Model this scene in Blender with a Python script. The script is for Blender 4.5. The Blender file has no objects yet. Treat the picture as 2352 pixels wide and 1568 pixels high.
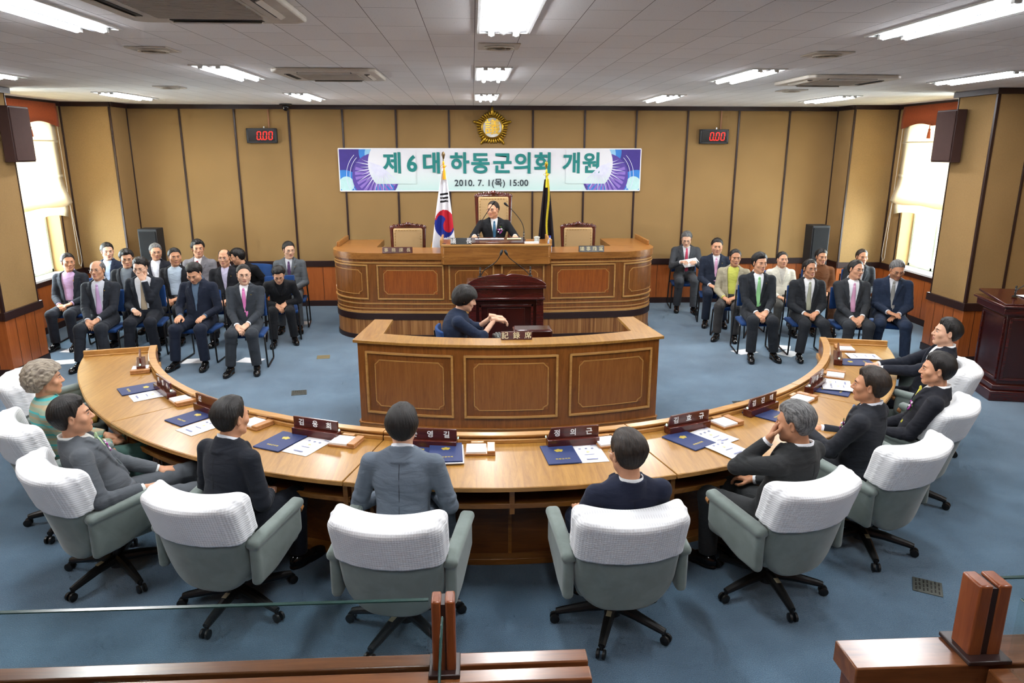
import bpy, math, random
import numpy as np
from mathutils import Vector, Matrix, Euler
random.seed(4); rng = np.random.default_rng(4)
C = bpy.context.scene.collection
PI = math.pi
R = math.radians
ZT, YB, XW = 3.45, 13.05, 6.85          # ceiling height, back wall, side walls
# ------------------------------------------------------------------ camera
CAM = Vector((-.3221, 0, 2.7268)); FPX = 1675.17
_pi, _ya, _ro = R(14.737), R(3.0096), R(.0628)
FW = Vector((math.sin(_ya)*math.cos(_pi), math.cos(_ya)*math.cos(_pi), -math.sin(_pi)))
_r = Vector((math.cos(_ya), -math.sin(_ya), 0)); _u = _r.cross(FW)
RT = _r*math.cos(_ro)+_u*math.sin(_ro); UP = -_r*math.sin(_ro)+_u*math.cos(_ro)
def ray(x, y): return FW + RT*((x-1176)/FPX) + UP*((784-y)/FPX)
def atz(x, y, z): d = ray(x, y); return CAM + d*((z-CAM.z)/d.z)      # photo point to the plane at height z
def aty(x, y, Y): d = ray(x, y); return CAM + d*(Y/d.y)
cd = bpy.data.cameras.new('camera'); cam = bpy.data.objects.new('camera', cd); C.objects.link(cam)
cd.sensor_width = 36; cd.lens = 36*FPX/2352; cd.clip_start = .05; cd.clip_end = 200
cam.matrix_world = Matrix(((RT.x, UP.x, -FW.x, CAM.x), (RT.y, UP.y, -FW.y, CAM.y), (RT.z, UP.z, -FW.z, CAM.z), (0, 0, 0, 1)))
bpy.context.scene.camera = cam
# ------------------------------------------------------------------ materials
def lin(c):
    if isinstance(c, str): c = [int(c[i:i+2], 16)/255 for i in (0, 2, 4)]
    return tuple((x/12.92 if x <= .04045 else ((x+.055)/1.055)**2.4) for x in c)+(1,)
class NT:
    def __init__(s, name, rough=.5, metal=0, spec=.5):
        s.m = bpy.data.materials.new(name); s.m.use_nodes = True
        s.t = s.m.node_tree; s.b = s.t.nodes['Principled BSDF']
        s.b.inputs['Roughness'].default_value = rough; s.b.inputs['Metallic'].default_value = metal
        s.b.inputs['Specular IOR Level'].default_value = spec
    def n(s, ty, **kw):
        x = s.t.nodes.new(ty)
        for k, v in kw.items():
            if k in x.inputs: x.inputs[k].default_value = v
            else: setattr(x, k, v)
        return x
    def l(s, a, b): s.t.links.new(a, b)
    def coord(s, scale=(1, 1, 1), out='Object', rot=(0, 0, 0)):
        tc = s.n('ShaderNodeTexCoord'); mp = s.n('ShaderNodeMapping')
        mp.inputs['Scale'].default_value = scale; mp.inputs['Rotation'].default_value = rot
        s.l(tc.outputs[out], mp.inputs['Vector']); return mp.outputs['Vector']
    def noise(s, vec, scale, detail=3, rough=.5, dist=0):
        x = s.n('ShaderNodeTexNoise'); x.inputs['Scale'].default_value = scale
        x.inputs['Detail'].default_value = detail; x.inputs['Roughness'].default_value = rough; x.inputs['Distortion'].default_value = dist
        s.l(vec, x.inputs['Vector']); return x.outputs['Fac']
    def ramp(s, fac, stops):
        x = s.n('ShaderNodeValToRGB'); cr = x.color_ramp
        while len(cr.elements) < len(stops): cr.elements.new(.5)
        for e, (p, c) in zip(cr.elements, stops): e.position = p; e.color = c
        s.l(fac, x.inputs['Fac']); return x.outputs['Color']
    def bump(s, h, st=.3, d=.002):
        x = s.n('ShaderNodeBump'); x.inputs['Strength'].default_value = st; x.inputs['Distance'].default_value = d
        s.l(h, x.inputs['Height']); s.l(x.outputs['Normal'], s.b.inputs['Normal'])
    def col(s, c): s.l(c, s.b.inputs['Base Color'])
def sc_(c, k): return tuple(min(1, x*k) for x in c[:3])+(1,)
_mc = {}
def plain(name, c, rough=.5, metal=0, spec=.5, var=.06):
    if name in _mc: return _mc[name]
    t = NT(name, rough, metal, spec); c = lin(c)
    f = t.noise(t.coord(), 14, 3); t.col(t.ramp(f, [(.3, sc_(c, 1-var)), (.7, sc_(c, 1+var))]))
    _mc[name] = t.m; return t.m
def cloth(name, c, rough=.85, fine=900, bst=.25, folds=True):
    if name in _mc: return _mc[name]
    t = NT(name, rough, 0, .25); c = lin(c)
    v = t.coord(); f = t.noise(v, fine, 2); g = t.noise(v, 9, 3)
    mx = t.n('ShaderNodeMath', operation='ADD'); t.l(f, mx.inputs[0]); t.l(g, mx.inputs[1])
    t.col(t.ramp(f, [(.3, sc_(c, .86)), (.7, sc_(c, 1.14))]))
    t.b.inputs['Sheen Weight'].default_value = .04
    if folds:
        w = t.noise(t.coord((1, 1, 3.0)), 6, 3, .5, .8)
        t.bump(w, .35, .03)
    else: t.bump(f, bst, .001)
    _mc[name] = t.m; return t.m
def wood(name, c1, c2, axis='x', rough=.3, sc=1., coat=.25, spec=.5):
    if name in _mc: return _mc[name]
    t = NT(name, rough, 0, spec)
    s = {'x': (1.2, 16, 16), 'y': (16, 1.2, 16), 'z': (16, 16, 1.2)}[axis]
    v = t.coord(tuple(q*sc for q in s))
    a = t.noise(v, 1.6, 6, .62, 1.2); b = t.noise(t.coord(tuple(q*sc*9 for q in s)), 2, 2)
    mx = t.n('ShaderNodeMath', operation='MULTIPLY_ADD'); t.l(b, mx.inputs[0]); mx.inputs[1].default_value = .25; t.l(a, mx.inputs[2])
    t.col(t.ramp(mx.outputs[0], [(.42, lin(c1)), (.6, tuple((p+q)/2 for p, q in zip(lin(c1), lin(c2)))), (.78, lin(c2))]))
    t.b.inputs['Coat Weight'].default_value = coat; t.b.inputs['Coat Roughness'].default_value = .18
    t.bump(b, .08, .001); _mc[name] = t.m; return t.m
def emit(name, c, st):
    t = NT(name, .5); t.b.inputs['Base Color'].default_value = lin(c)
    t.b.inputs['Emission Color'].default_value = lin(c); t.b.inputs['Emission Strength'].default_value = st
    return t.m
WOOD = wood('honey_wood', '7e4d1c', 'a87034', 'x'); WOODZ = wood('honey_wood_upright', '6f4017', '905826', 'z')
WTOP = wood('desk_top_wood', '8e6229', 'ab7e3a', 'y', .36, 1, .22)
WTRIM = wood('light_bead_wood', 'a5743a', 'c09050', 'x', .35)
WPAN = wood('walnut_panel', '693c17', '85501f', 'z', .35, 1.6)
WRED = wood('reddish_panel_wood', '7e3d14', 'a2581f', 'z', .3)
WINSIDE = wood('desk_inside_wood', '5e3412', '7a4a1e', 'x', .45)
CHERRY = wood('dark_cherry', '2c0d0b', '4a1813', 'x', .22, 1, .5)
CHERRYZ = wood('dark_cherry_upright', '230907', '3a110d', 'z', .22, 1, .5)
PLATEW = wood('nameplate_rosewood', '3a1410', '5a2218', 'x', .25)
WAIN = wood('orange_wainscot', '90491a', 'aa5c28', 'z', .4, .8)
GALW = wood('gallery_rail_wood', '5c3018', '84502c', 'x', .3, .9, .4)
TRAYW = wood('memo_tray_wood', '9a6433', 'b98350', 'x', .4)
DKTRIM = plain('dark_brown_trim', '2a1613', .4)
BLACK = plain('black_plastic', '141414', .4); METAL = plain('brushed_metal', 'b8b8b8', .3, 1); GOLD = plain('gold_paint', 'b08a2a', .3, .85)
FRAME = plain('black_tube', '101114', .35); CHROME = plain('chrome', 'd8d8d8', .12, 1)
PAPER = plain('white_paper', 'eeeff2', .7, 0, .3, .02); INK = plain('dark_ink', '30303a', .8); GREYINK = plain('pale_ink', '8a8fb0', .8)
NAVYF = cloth('navy_cover', '2a3866', .5, 700, .2, False); GOLDINK = plain('gold_foil', 'c9b24a', .4, .3)
WHITEP = plain('white_enamel', 'dcdcd8', .45); LETTER = plain('white_letter', 'f0f0f0', .5)
BEIGEP = plain('cassette_plastic', 'cdc4b6', .5); DARKV = plain('vent_dark', '33302c', .6)
def wallfab():
    t = NT('tan_wall_fabric', .9, 0, .2); c = lin('96784e')
    f = t.noise(t.coord(), 260, 2); g = t.noise(t.coord(), 1.2, 2)
    mx = t.n('ShaderNodeMath', operation='MULTIPLY_ADD'); t.l(g, mx.inputs[0]); mx.inputs[1].default_value = .35; t.l(f, mx.inputs[2])
    t.col(t.ramp(mx.outputs[0], [(.45, sc_(c, .78)), (.85, sc_(c, 1.18))])); t.bump(f, .25, .002); return t.m
WALLF = wallfab()
def carpet():
    t = NT('blue_carpet', .95, 0, .15)
    f = t.noise(t.coord(), 170, 3, .7); g = t.noise(t.coord(), 2.2, 4, .6)
    mx = t.n('ShaderNodeMath', operation='MULTIPLY_ADD'); t.l(g, mx.inputs[0]); mx.inputs[1].default_value = .5; t.l(f, mx.inputs[2])
    t.col(t.ramp(mx.outputs[0], [(.48, lin('364f63')), (.75, lin('4c6980')), (1, lin('6c8ca4'))]))
    t.b.inputs['Sheen Weight'].default_value = .45; t.b.inputs['Sheen Roughness'].default_value = .4
    t.bump(f, .7, .008); return t.m
CARPET = carpet()
def ceilmat():
    t = NT('acoustic_tile', .9, 0, .2)
    v = t.coord(rot=(0, 0, R(90)))
    b = t.n('ShaderNodeTexBrick'); t.l(v, b.inputs['Vector'])
    b.inputs['Scale'].default_value = 1; b.inputs['Brick Width'].default_value = .6; b.inputs['Row Height'].default_value = .3
    b.inputs['Mortar Size'].default_value = .0022; b.inputs['Mortar Smooth'].default_value = .2
    b.inputs['Color1'].default_value = lin('f0edeb'); b.inputs['Color2'].default_value = lin('e9e5e2'); b.inputs['Mortar'].default_value = lin('7a726e')
    f = t.noise(t.coord(), 120, 2); sp = t.ramp(f, [(.27, (.25, .23, .22, 1)), (.33, (1, 1, 1, 1))])
    mx = t.n('ShaderNodeMixRGB', blend_type='MULTIPLY'); mx.inputs['Fac'].default_value = .8
    t.l(b.outputs['Color'], mx.inputs['Color1']); t.l(sp, mx.inputs['Color2']); t.col(mx.outputs['Color'])
    t.bump(f, .2, .002); return t.m
CEIL = ceilmat()
def slatmat():
    t = NT('slatted_wood', .4)
    x = t.n('ShaderNodeTexVoronoi'); x.voronoi_dimensions = '1D'
    tc = t.n('ShaderNodeTexCoord'); sp = t.n('ShaderNodeSeparateXYZ'); t.l(tc.outputs['Object'], sp.inputs[0])
    x.inputs['Scale'].default_value = 34; t.l(sp.outputs['X'], x.inputs['W'])
    g = t.noise(t.coord((40, 40, 1)), 2, 3)
    mx = t.n('ShaderNodeMath', operation='MULTIPLY_ADD'); t.l(x.outputs['Color'], mx.inputs[0]); mx.inputs[1].default_value = .5; t.l(g, mx.inputs[2])
    t.col(t.ramp(mx.outputs[0], [(.3, lin('5f3417')), (.65, lin('8c5a2e')), (1, lin('b07d48'))])); return t.m
SLAT = slatmat()
def glassmat():
    t = NT('clear_glass', .0); tr = t.n('ShaderNodeBsdfTransparent'); tr.inputs[0].default_value = (.93, .965, .96, 1)
    gl = t.n('ShaderNodeBsdfGlossy'); gl.inputs['Roughness'].default_value = .0; lw = t.n('ShaderNodeLayerWeight'); pw = t.n('ShaderNodeMath', operation='POWER'); t.l(lw.outputs['Facing'], pw.inputs[0]); pw.inputs[1].default_value = 5
    fr = t.n('ShaderNodeMath', operation='MULTIPLY_ADD'); t.l(pw.outputs[0], fr.inputs[0]); fr.inputs[1].default_value = .8; fr.inputs[2].default_value = .035
    mx = t.n('ShaderNodeMixShader'); t.l(fr.outputs[0], mx.inputs[0]); t.l(tr.outputs[0], mx.inputs[1]); t.l(gl.outputs[0], mx.inputs[2])
    t.l(mx.outputs[0], [n for n in t.t.nodes if n.type == 'OUTPUT_MATERIAL'][0].inputs['Surface']); return t.m
GLASS = glassmat()
def chairfab():
    t = NT('grey_green_velvet', .9, 0, .2); c = lin('77837f')
    f = t.noise(t.coord(), 600, 2); g = t.noise(t.coord(), 7, 4, .6, .6)
    mx = t.n('ShaderNodeMath', operation='MULTIPLY_ADD'); t.l(f, mx.inputs[0]); mx.inputs[1].default_value = .3; t.l(g, mx.inputs[2])
    t.col(t.ramp(mx.outputs[0], [(.4, sc_(c, .82)), (.9, sc_(c, 1.15))])); t.b.inputs['Sheen Weight'].default_value = .35
    t.bump(f, .15, .001); return t.m
VELVET = chairfab()
def lacemat():
    t = NT('white_knit_cover', .9, 0, .2); c = lin('edeff2')
    tc = t.n('ShaderNodeTexCoord'); sp = t.n('ShaderNodeSeparateXYZ'); t.l(tc.outputs['Object'], sp.inputs[0])
    def m(op, a, b=None):
        x = t.n('ShaderNodeMath', operation=op)
        for i, q in enumerate((a, b)):
            if q is None: continue
            if isinstance(q, (int, float)): x.inputs[i].default_value = q
            else: t.l(q, x.inputs[i])
        return x.outputs[0]
    u = m('ADD', sp.outputs['X'], sp.outputs['Z']); w = m('SUBTRACT', sp.outputs['X'], sp.outputs['Z'])
    p = m('MULTIPLY', m('SINE', m('MULTIPLY', u, 230)), m('SINE', m('MULTIPLY', w, 230)))
    p2 = m('SINE', m('MULTIPLY', sp.outputs['Z'], 900)); q = m('ADD', p, m('MULTIPLY', p2, .1))
    t.col(t.ramp(m('ADD', m('MULTIPLY', q, .35), .5), [(.1, sc_(c, .80)), (.5, c)])); t.bump(q, .3, .003); return t.m
LACE = lacemat(); RUFF = cloth('cream_ruffle', 'ded9cb', .9, 300, .6, False)
BLUESEAT = cloth('blue_seat_cloth', '1c3f74', .85, 700, .2, False)
def skin(name, c):
    t = NT(name, .5, 0, .35); c = lin(c); f = t.noise(t.coord(), 22, 3)
    t.col(t.ramp(f, [(.3, sc_(c, .9)), (.7, sc_(c, 1.08))]))
    t.b.inputs['Subsurface Weight'].default_value = .06; t.b.inputs['Subsurface Radius'].default_value = (.01, .004, .002)
    return t.m
SK = [skin('skin_light', 'dcae92'), skin('skin_mid', 'cd9878'), skin('skin_tan', 'c08a69')]
LIP = skin('lip', 'b87a6c'); EYEW = plain('eye_white', 'd8d2cc', .3); EYED = plain('eye_dark', '1a0f0c', .2); BROW = plain('brow_hair', '201815', .8); SOCK = cloth('dark_sock', '2a2e33', .9)
def hairmat(name, c1, c2, n=.5):
    t = NT(name, .5, 0, .4)
    f = t.noise(t.coord((1, .10, .22)), 150, 4, .7, .3); t.col(t.ramp(f, [(.38, lin(c1)), (.62, lin(c2))])); t.bump(f, .7, .004)
    return t.m
HB = hairmat('black_hair', '0b0a0a', '1d1816'); HBR = hairmat('brown_black_hair', '120d0a', '33261c')
HG = hairmat('grey_hair', '3d3d3e', '7e7e7e'); HLG = hairmat('silver_brown_hair', '6a5f55', 'a39886')
# ------------------------------------------------------------------ mesh helpers
def link(o, parent=None):
    C.objects.link(o)
    if parent is not None: o.parent = parent
    return o
def tag(o, label=None, cat=None, group=None, kind=None):
    if label: o['label'] = label
    if cat: o['category'] = cat
    if group: o['group'] = group
    if kind: o['kind'] = kind
    return o
def thing(name, label, cat, loc=(0, 0, 0), rz=0, group=None):
    o = bpy.data.objects.new(name, None); o.empty_display_size = .1; link(o)
    o.location = loc; o.rotation_euler = (0, 0, rz); return tag(o, label, cat, group)
def mesh_np(name, V, Q, mats, mi=None, parent=None, smooth=True):
    V = np.asarray(V, np.float32); Q = np.asarray(Q, np.int32)
    me = bpy.data.meshes.new(name); me.vertices.add(len(V)); me.vertices.foreach_set('co', V.ravel())
    k = Q.shape[1]; me.loops.add(Q.size); me.loops.foreach_set('vertex_index', Q.ravel())
    me.polygons.add(len(Q)); me.polygons.foreach_set('loop_start', np.arange(0, Q.size, k, dtype=np.int32))
    if mi is not None: me.polygons.foreach_set('material_index', np.asarray(mi, np.int32))
    for m in (mats if isinstance(mats, (list, tuple)) else [mats]): me.materials.append(m)
    me.polygons.foreach_set('use_smooth', np.full(len(Q), smooth)); me.update(calc_edges=True); me.validate()
    return link(bpy.data.objects.new(name, me), parent)
class MB:
    def __init__(s): s.v = []; s.f = []; s.m = []
    def add(s, vs, fs, mi=0):
        b = len(s.v); s.v += [tuple(q) for q in vs]; s.f += [tuple(b+i for i in f) for f in fs]; s.m += [mi]*len(fs); return s
    def box(s, c, d, rot=None, mi=0):
        x, y, z = (q/2 for q in d); vs = [Vector(p) for p in ((-x, -y, -z), (x, -y, -z), (x, y, -z), (-x, y, -z), (-x, -y, z), (x, -y, z), (x, y, z), (-x, y, z))]
        if rot is not None:
            M = Matrix.Rotation(rot, 3, 'Z') if isinstance(rot, (int, float)) else rot
            vs = [M @ p for p in vs]
        return s.add([p+Vector(c) for p in vs], [(0, 3, 2, 1), (4, 5, 6, 7), (0, 1, 5, 4), (1, 2, 6, 5), (2, 3, 7, 6), (3, 0, 4, 7)], mi)
    def tube(s, pts, r, n=10, mi=0, cap=True, sq=1.):
        pts = [Vector(p) for p in pts]; rs = r if isinstance(r, (list, tuple)) else [r]*len(pts); ring = []; prev = None
        for i, p in enumerate(pts):
            t = (pts[min(i+1, len(pts)-1)]-pts[max(i-1, 0)]).normalized()
            if prev is None: a = t.orthogonal().normalized() if abs(t.z) > .9 else Vector((0, 0, 1)).cross(t).normalized()
            else: a = (prev-t*prev.dot(t)).normalized()
            prev = a; b = t.cross(a)
            ring += [p+(a*math.cos(2*PI*k/n)+b*math.sin(2*PI*k/n)*sq)*rs[i] for k in range(n)]
        fs = [(i*n+k, i*n+(k+1) % n, (i+1)*n+(k+1) % n, (i+1)*n+k) for i in range(len(pts)-1) for k in range(n)]
        if cap: fs += [tuple(range(n))[::-1], tuple((len(pts)-1)*n+k for k in range(n))]
        return s.add(ring, fs, mi)
    def lathe(s, prof, c=(0, 0, 0), n=24, mi=0, M=None):
        vs = []
        for r, z in prof:
            for k in range(n):
                p = Vector((r*math.cos(2*PI*k/n), r*math.sin(2*PI*k/n), z))
                vs.append((M @ p if M else p)+Vector(c))
        m = len(prof); fs = [(i*n+k, i*n+(k+1) % n, (i+1)*n+(k+1) % n, (i+1)*n+k) for i in range(m-1) for k in range(n)]
        fs += [tuple(range(n))[::-1], tuple((m-1)*n+k for k in range(n))]
        return s.add(vs, fs, mi)
    def ell(s, c, r, mi=0, n=12, M=None):
        prof = [(math.sin(PI*i/(n//2+1)), -math.cos(PI*i/(n//2+1))) for i in range(1, n//2+1)]
        S = Matrix.Diagonal(Vector(r)); M2 = (M @ S) if M is not None else S
        return s.lathe(prof, c, n, mi, M2)
    def prism(s, poly, z0, z1, mi=0, M=None):
        n = len(poly); vs = [Vector((x, y, z)) for z in (z0, z1) for x, y in poly]
        if M is not None: vs = [M @ p for p in vs]
        return s.add(vs, [tuple(range(n))[::-1], tuple(range(n, 2*n))]+[(k, (k+1) % n, n+(k+1) % n, n+k) for k in range(n)], mi)
    def quad(s, *p, mi=0): return s.add(p, [tuple(range(len(p)))], mi)
    def strip(s, path, s0, s1, z0, z1, o0, o1, mi=0, n=None):
        # a curved board: along path(s)->(point, outward normal), from height z0 to z1, between offsets o0 and o1
        n = n or max(2, int(abs(s1-s0)/.08)+1); vs = []
        for i in range(n+1):
            p, nn = path(s0+(s1-s0)*i/n)
            for o, z in ((o0, z0), (o1, z0), (o1, z1), (o0, z1)): vs.append((p[0]+nn[0]*o, p[1]+nn[1]*o, z))
        fs = [(4*i+a, 4*i+b, 4*i+4+b, 4*i+4+a) for i in range(n) for a, b in ((0, 1), (1, 2), (2, 3), (3, 0))]
        fs += [(3, 2, 1, 0), (4*n, 4*n+1, 4*n+2, 4*n+3)]
        return s.add(vs, fs, mi)
    def build(s, name, mats, parent=None, smooth=False, bev=0, ang=35, loc=None):
        me = bpy.data.meshes.new(name); me.from_pydata(s.v, [], s.f)
        for m in (mats if isinstance(mats, (list, tuple)) else [mats]): me.materials.append(m)
        me.polygons.foreach_set('material_index', s.m)
        import bmesh
        bm = bmesh.new(); bm.from_mesh(me); bmesh.ops.recalc_face_normals(bm, faces=bm.faces); bm.to_mesh(me); bm.free()
        if smooth or bev: me.polygons.foreach_set('use_smooth', [True]*len(s.f)); me.set_sharp_from_angle(angle=R(ang))
        o = link(bpy.data.objects.new(name, me), parent)
        if loc is not None: o.location = loc
        if bev:
            b = o.modifiers.new('edge', 'BEVEL'); b.width = bev; b.segments = 2; b.limit_method = 'ANGLE'; b.angle_limit = R(40); b.harden_normals = False
        return o
def struct(o): o['kind'] = 'structure'; return o
def copy_tree(o, parent=None):
    c = o.copy(); C.objects.link(c); c.parent = parent
    if parent is not None: c.matrix_parent_inverse = o.matrix_parent_inverse.copy()
    for ch in list(o.children): copy_tree(ch, c)
    return c
def text(name, body, size, m, parent, loc, rot=(PI/2, 0, 0), ex=.001, off=0, sp=1., sx=1., align='CENTER'):
    cu = bpy.data.curves.new(name, 'FONT'); cu.body = body; cu.size = size; cu.extrude = ex; cu.offset = off
    cu.align_x = align; cu.align_y = 'CENTER'; cu.space_character = sp; cu.materials.append(m); cu.resolution_u = 4
    o = bpy.data.objects.new(name, cu); C.objects.link(o); bpy.context.view_layer.update(); me = bpy.data.meshes.new_from_object(o); bpy.data.objects.remove(o)
    me.name = name; o = link(bpy.data.objects.new(name, me), parent); o.location = loc; o.rotation_euler = rot; o.scale = (sx, 1, 1); return o
# ------------------------------------------------------------------ distance-field shapes
def grid(lo, hi, h):
    ax = [np.arange(lo[i]-h*1.5, hi[i]+h*2, h, dtype=np.float32) for i in range(3)]
    X, Y, Z = np.meshgrid(*ax, indexing='ij'); return np.stack((X, Y, Z), -1), np.array([a[0] for a in ax]), h
def snets(F, o, h):
    s = F < 0; nx, ny, nz = F.shape
    acc = np.zeros((nx-1, ny-1, nz-1, 3), np.float32); cnt = np.zeros((nx-1, ny-1, nz-1), np.float32)
    def sl(a, b, c): return (slice(a, nx-1+a), slice(b, ny-1+b), slice(c, nz-1+c))
    for ax in range(3):
        for i in (0, 1):
            for j in (0, 1):
                p = [i, j]; p.insert(ax, 0); q = list(p); q[ax] = 1
                f0, f1 = F[sl(*p)], F[sl(*q)]; cr = s[sl(*p)] != s[sl(*q)]
                d = f0-f1; d = np.where(np.abs(d) < 1e-9, 1e-9, d); t = np.clip(f0/d, 0, 1)
                for k in range(3): acc[..., k] += np.where(cr, (t if k == ax else p[k]), 0)
                cnt += cr
    m = cnt > 0; idx = np.full(m.shape, -1, np.int64); idx[m] = np.arange(m.sum())
    base = np.argwhere(m).astype(np.float32); V = (base+acc[m]/cnt[m][:, None])*h+o
    Q = []
    for ax in range(3):
        b, c = [a for a in range(3) if a != ax]
        s0 = [slice(1, n-1) for n in (nx, ny, nz)]; s1 = list(s0); s0[ax] = slice(0, (nx, ny, nz)[ax]-1); s1[ax] = slice(1, (nx, ny, nz)[ax])
        A, B = s[tuple(s0)], s[tuple(s1)]; e = np.argwhere(A != B)
        if not len(e): continue
        flip = A[tuple(e.T)]; e[:, b] += 1; e[:, c] += 1
        def g(db, dc): q = e.copy(); q[:, b] -= db; q[:, c] -= dc; return idx[tuple(q.T)]
        q = np.stack((g(1, 1), g(0, 1), g(0, 0), g(1, 0)), 1)
        if ax == 1: flip = ~flip
        q[~flip] = q[~flip][:, ::-1]; Q.append(q)
    return V, np.concatenate(Q)
def smin(a, b, k):
    h = np.maximum(k-np.abs(a-b), 0)/k; return np.minimum(a, b)-h*h*k*.25
def smax(a, b, k): return -smin(-a, -b, k)
def cap(P, a, b, ra, rb=None):
    rb = ra if rb is None else rb; a = np.array(a, np.float32); b = np.array(b, np.float32); ab = b-a
    t = np.clip(((P-a)@ab)/(ab@ab+1e-12), 0, 1); return np.linalg.norm(P-a-t[..., None]*ab, axis=-1)-(ra+(rb-ra)*t)
def ell(P, c, r, M=None):
    q = P-np.array(c, np.float32)
    if M is not None: q = q@np.array(M, np.float32)
    r = np.array(r, np.float32); k0 = np.linalg.norm(q/r, axis=-1); k1 = np.linalg.norm(q/(r*r), axis=-1)
    return k0*(k0-1)/np.maximum(k1, 1e-6)
def rbox(P, c, hs, r, M=None):
    q = P-np.array(c, np.float32)
    if M is not None: q = q@np.array(M, np.float32)
    q = np.abs(q)-(np.array(hs, np.float32)-r); return np.linalg.norm(np.maximum(q, 0), axis=-1)+np.minimum(q.max(-1), 0)-r
def xf(V, M):
    M = np.array(M); return V@M[:3, :3].T+M[:3, 3]
# ------------------------------------------------------------------ heads, hair, hands, shoes (made once, reused)
def head_proto(female=False, jaw=1., cheek=0.):
    P, o, h = grid((-.1, -.13, -.235), (.1, .135, .13), .0036)
    P[..., 0] = np.abs(P[..., 0])
    d = ell(P, (0, -.018, .032), (.076, .096, .083))
    d = smin(d, ell(P, (0, .022, -.03), (.061*jaw+cheek, .068, .083)), .03)
    d = smin(d, cap(P, (.050*jaw, -.002, -.058), (.012, .058, -.098), .018, .017), .03)
    d = smin(d, ell(P, (0, .064, -.099), (.022, .018, .016)), .018)
    d = smin(d, ell(P, (.043, .054, -.022), (.024+cheek, .021, .022)), .022)
    d = smin(d, cap(P, (0, .079, .026), (.038, .068, .024), .011, .009), .014)
    d = smax(d, -ell(P, (.031, .096, .004), (.018, .017, .011)), .012)
    d = smin(d, ell(P, (.031, .0705, .003), (.016, .0125, .011)), .006)
    nose = cap(P, (0, .083, .014), (0, .103, -.027), .007, .0115); nose = smin(nose, ell(P, (.011, .094, -.031), (.0085, .009, .0075)), .008)
    d = smin(d, nose, .01)
    d = smin(d, ell(P, (0, .082, -.056), (.024, .0125, .0075)), .008); d = smin(d, ell(P, (0, .081, -.069), (.021, .0125, .0075)), .008)
    d = smax(d, -cap(P, (0, .0955, -.0625), (.02, .088, -.0635), .0022), .004)
    Me = Matrix.Rotation(R(-14), 3, 'Z') @ Matrix.Rotation(R(-10), 3, 'X')
    ear = ell(P, (.079, -.012, -.008), (.008, .0165, .0285), Me); ear = smax(ear, -ell(P, (.088, -.009, -.004), (.008, .010, .018)), .006)
    d = smin(d, ear, .008)
    nr = .048 if female else .056
    d = smin(d, cap(P, (0, -.022, -.06), (0, -.036, -.24), nr, nr+.008), .028)
    V, Q = snets(d, o, h); c = V[Q].mean(1); mi = np.zeros(len(Q), int)
    lip = (np.abs(c[:, 0]) < .0215) & (c[:, 1] > .08) & (((c[:, 2]+.0625)/.0115)**2+(c[:, 0]/.0225)**2 < 1); mi[lip] = 1
    b = MB()
    for sx in (-1, 1):
        b.ell((sx*.031, .0815, .0015), (.0125, .0035, .0042), 2); b.ell((sx*.031, .0835, .0018), (.0055, .0026, .0045), 3, 10)
        b.tube([(sx*.019, .088, .0055), (sx*.031, .0875, .0085), (sx*.044, .078, .005)], [.0013, .0019, .0012], 5, 3)
        b.tube([(sx*.015, .0905, .0215), (sx*.03, .088, .0265), (sx*.047, .0745, .022)], [.0028, .0036, .0018], 6, 4)
    return V, Q, mi, b
def hair_proto(kind):
    big = kind in ('bob', 'perm')
    P, o, h = grid((-.125, -.15, -.14), (.125, .125, .155), .0042)
    x, y, z = P[..., 0], P[..., 1], P[..., 2]; ax = np.abs(x)
    ex = dict(short=.017, full=.026, side=.024, flat=.011, bald=.008, thin=.010, recede=.014, bob=.03, perm=.034)[kind]
    d = ell(P, (0, -.018, .032), (.0765, .0965, .0835)); d = smin(d, ell(P, (0, -.043, -.012), (.069, .066, .07)), .03)
    ang = np.arctan2(x, -(y+.03))
    if kind == 'perm': d += .006*np.sin(x*95+np.sin(z*60)*2)*np.sin(y*90+np.sin(x*70))*np.sin(z*85)
    else: d += .0011*np.sin(ang*38+z*40)+.0012*np.sin(x*140+y*50)*np.sin(z*60)
    if kind == 'bob': zl = np.interp(y, [-.15, -.06, 0, .02, .05, .075, .11], [-.085, -.085, -.06, -.05, .0, .03, .028])
    elif kind == 'perm': zl = np.interp(y, [-.15, -.06, -.02, .01, .05, .075, .11], [-.08, -.08, -.035, -.01, .035, .055, .06])
    else:
        fr = dict(short=.074, full=.067, side=.070, flat=.078, bald=.2, thin=.094, recede=.086)[kind]
        zl = np.interp(y, [-.15, -.095, -.05, -.03, .0, .015, .026, .042, .058, .078, .12], [-.07, -.072, -.066, -.02, .012, -.004, .030, .064, fr+.004, fr, fr+.004])
        if kind in ('side', 'full'): zl = zl+x*(.14 if kind == 'side' else -.10)*np.clip(y*20, 0, 1)
        if kind == 'recede': zl = zl+np.clip(ax-.02, 0, .04)*-.2+.004
    zl = zl+.0025*np.sin(x*260+np.sin(x*90))*np.sin(y*170)+.002*np.sin(ang*60)
    fq = np.clip((y-.02)/.04, 0, 1); th = ex*np.clip((z-zl)/((.10-.062*fq) if not big else .012), .0, 1)**(1.0 if not big else .6)*(1+(0 if big else .18*np.sin(x*31+1.3)*np.cos(y*24)))+.0012; d = d-th
    d = smax(d, zl-z, .004)
    d = smax(d, -(cap(P, (.086, -.01, .012), (.086, -.014, -.05), .017)), .004); d = smax(d, -(cap(P, (-.086, -.01, .012), (-.086, -.014, -.05), .017)), .004)
    if kind == 'bald': d = smax(d, -ell(P, (0, .04, .12), (.062, .125, .085)), .008)
    d = smax(d, -(ell(P, (0, -.018, .028), (.070, .090, .076))), .004)
    return snets(d, o, h)
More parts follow.
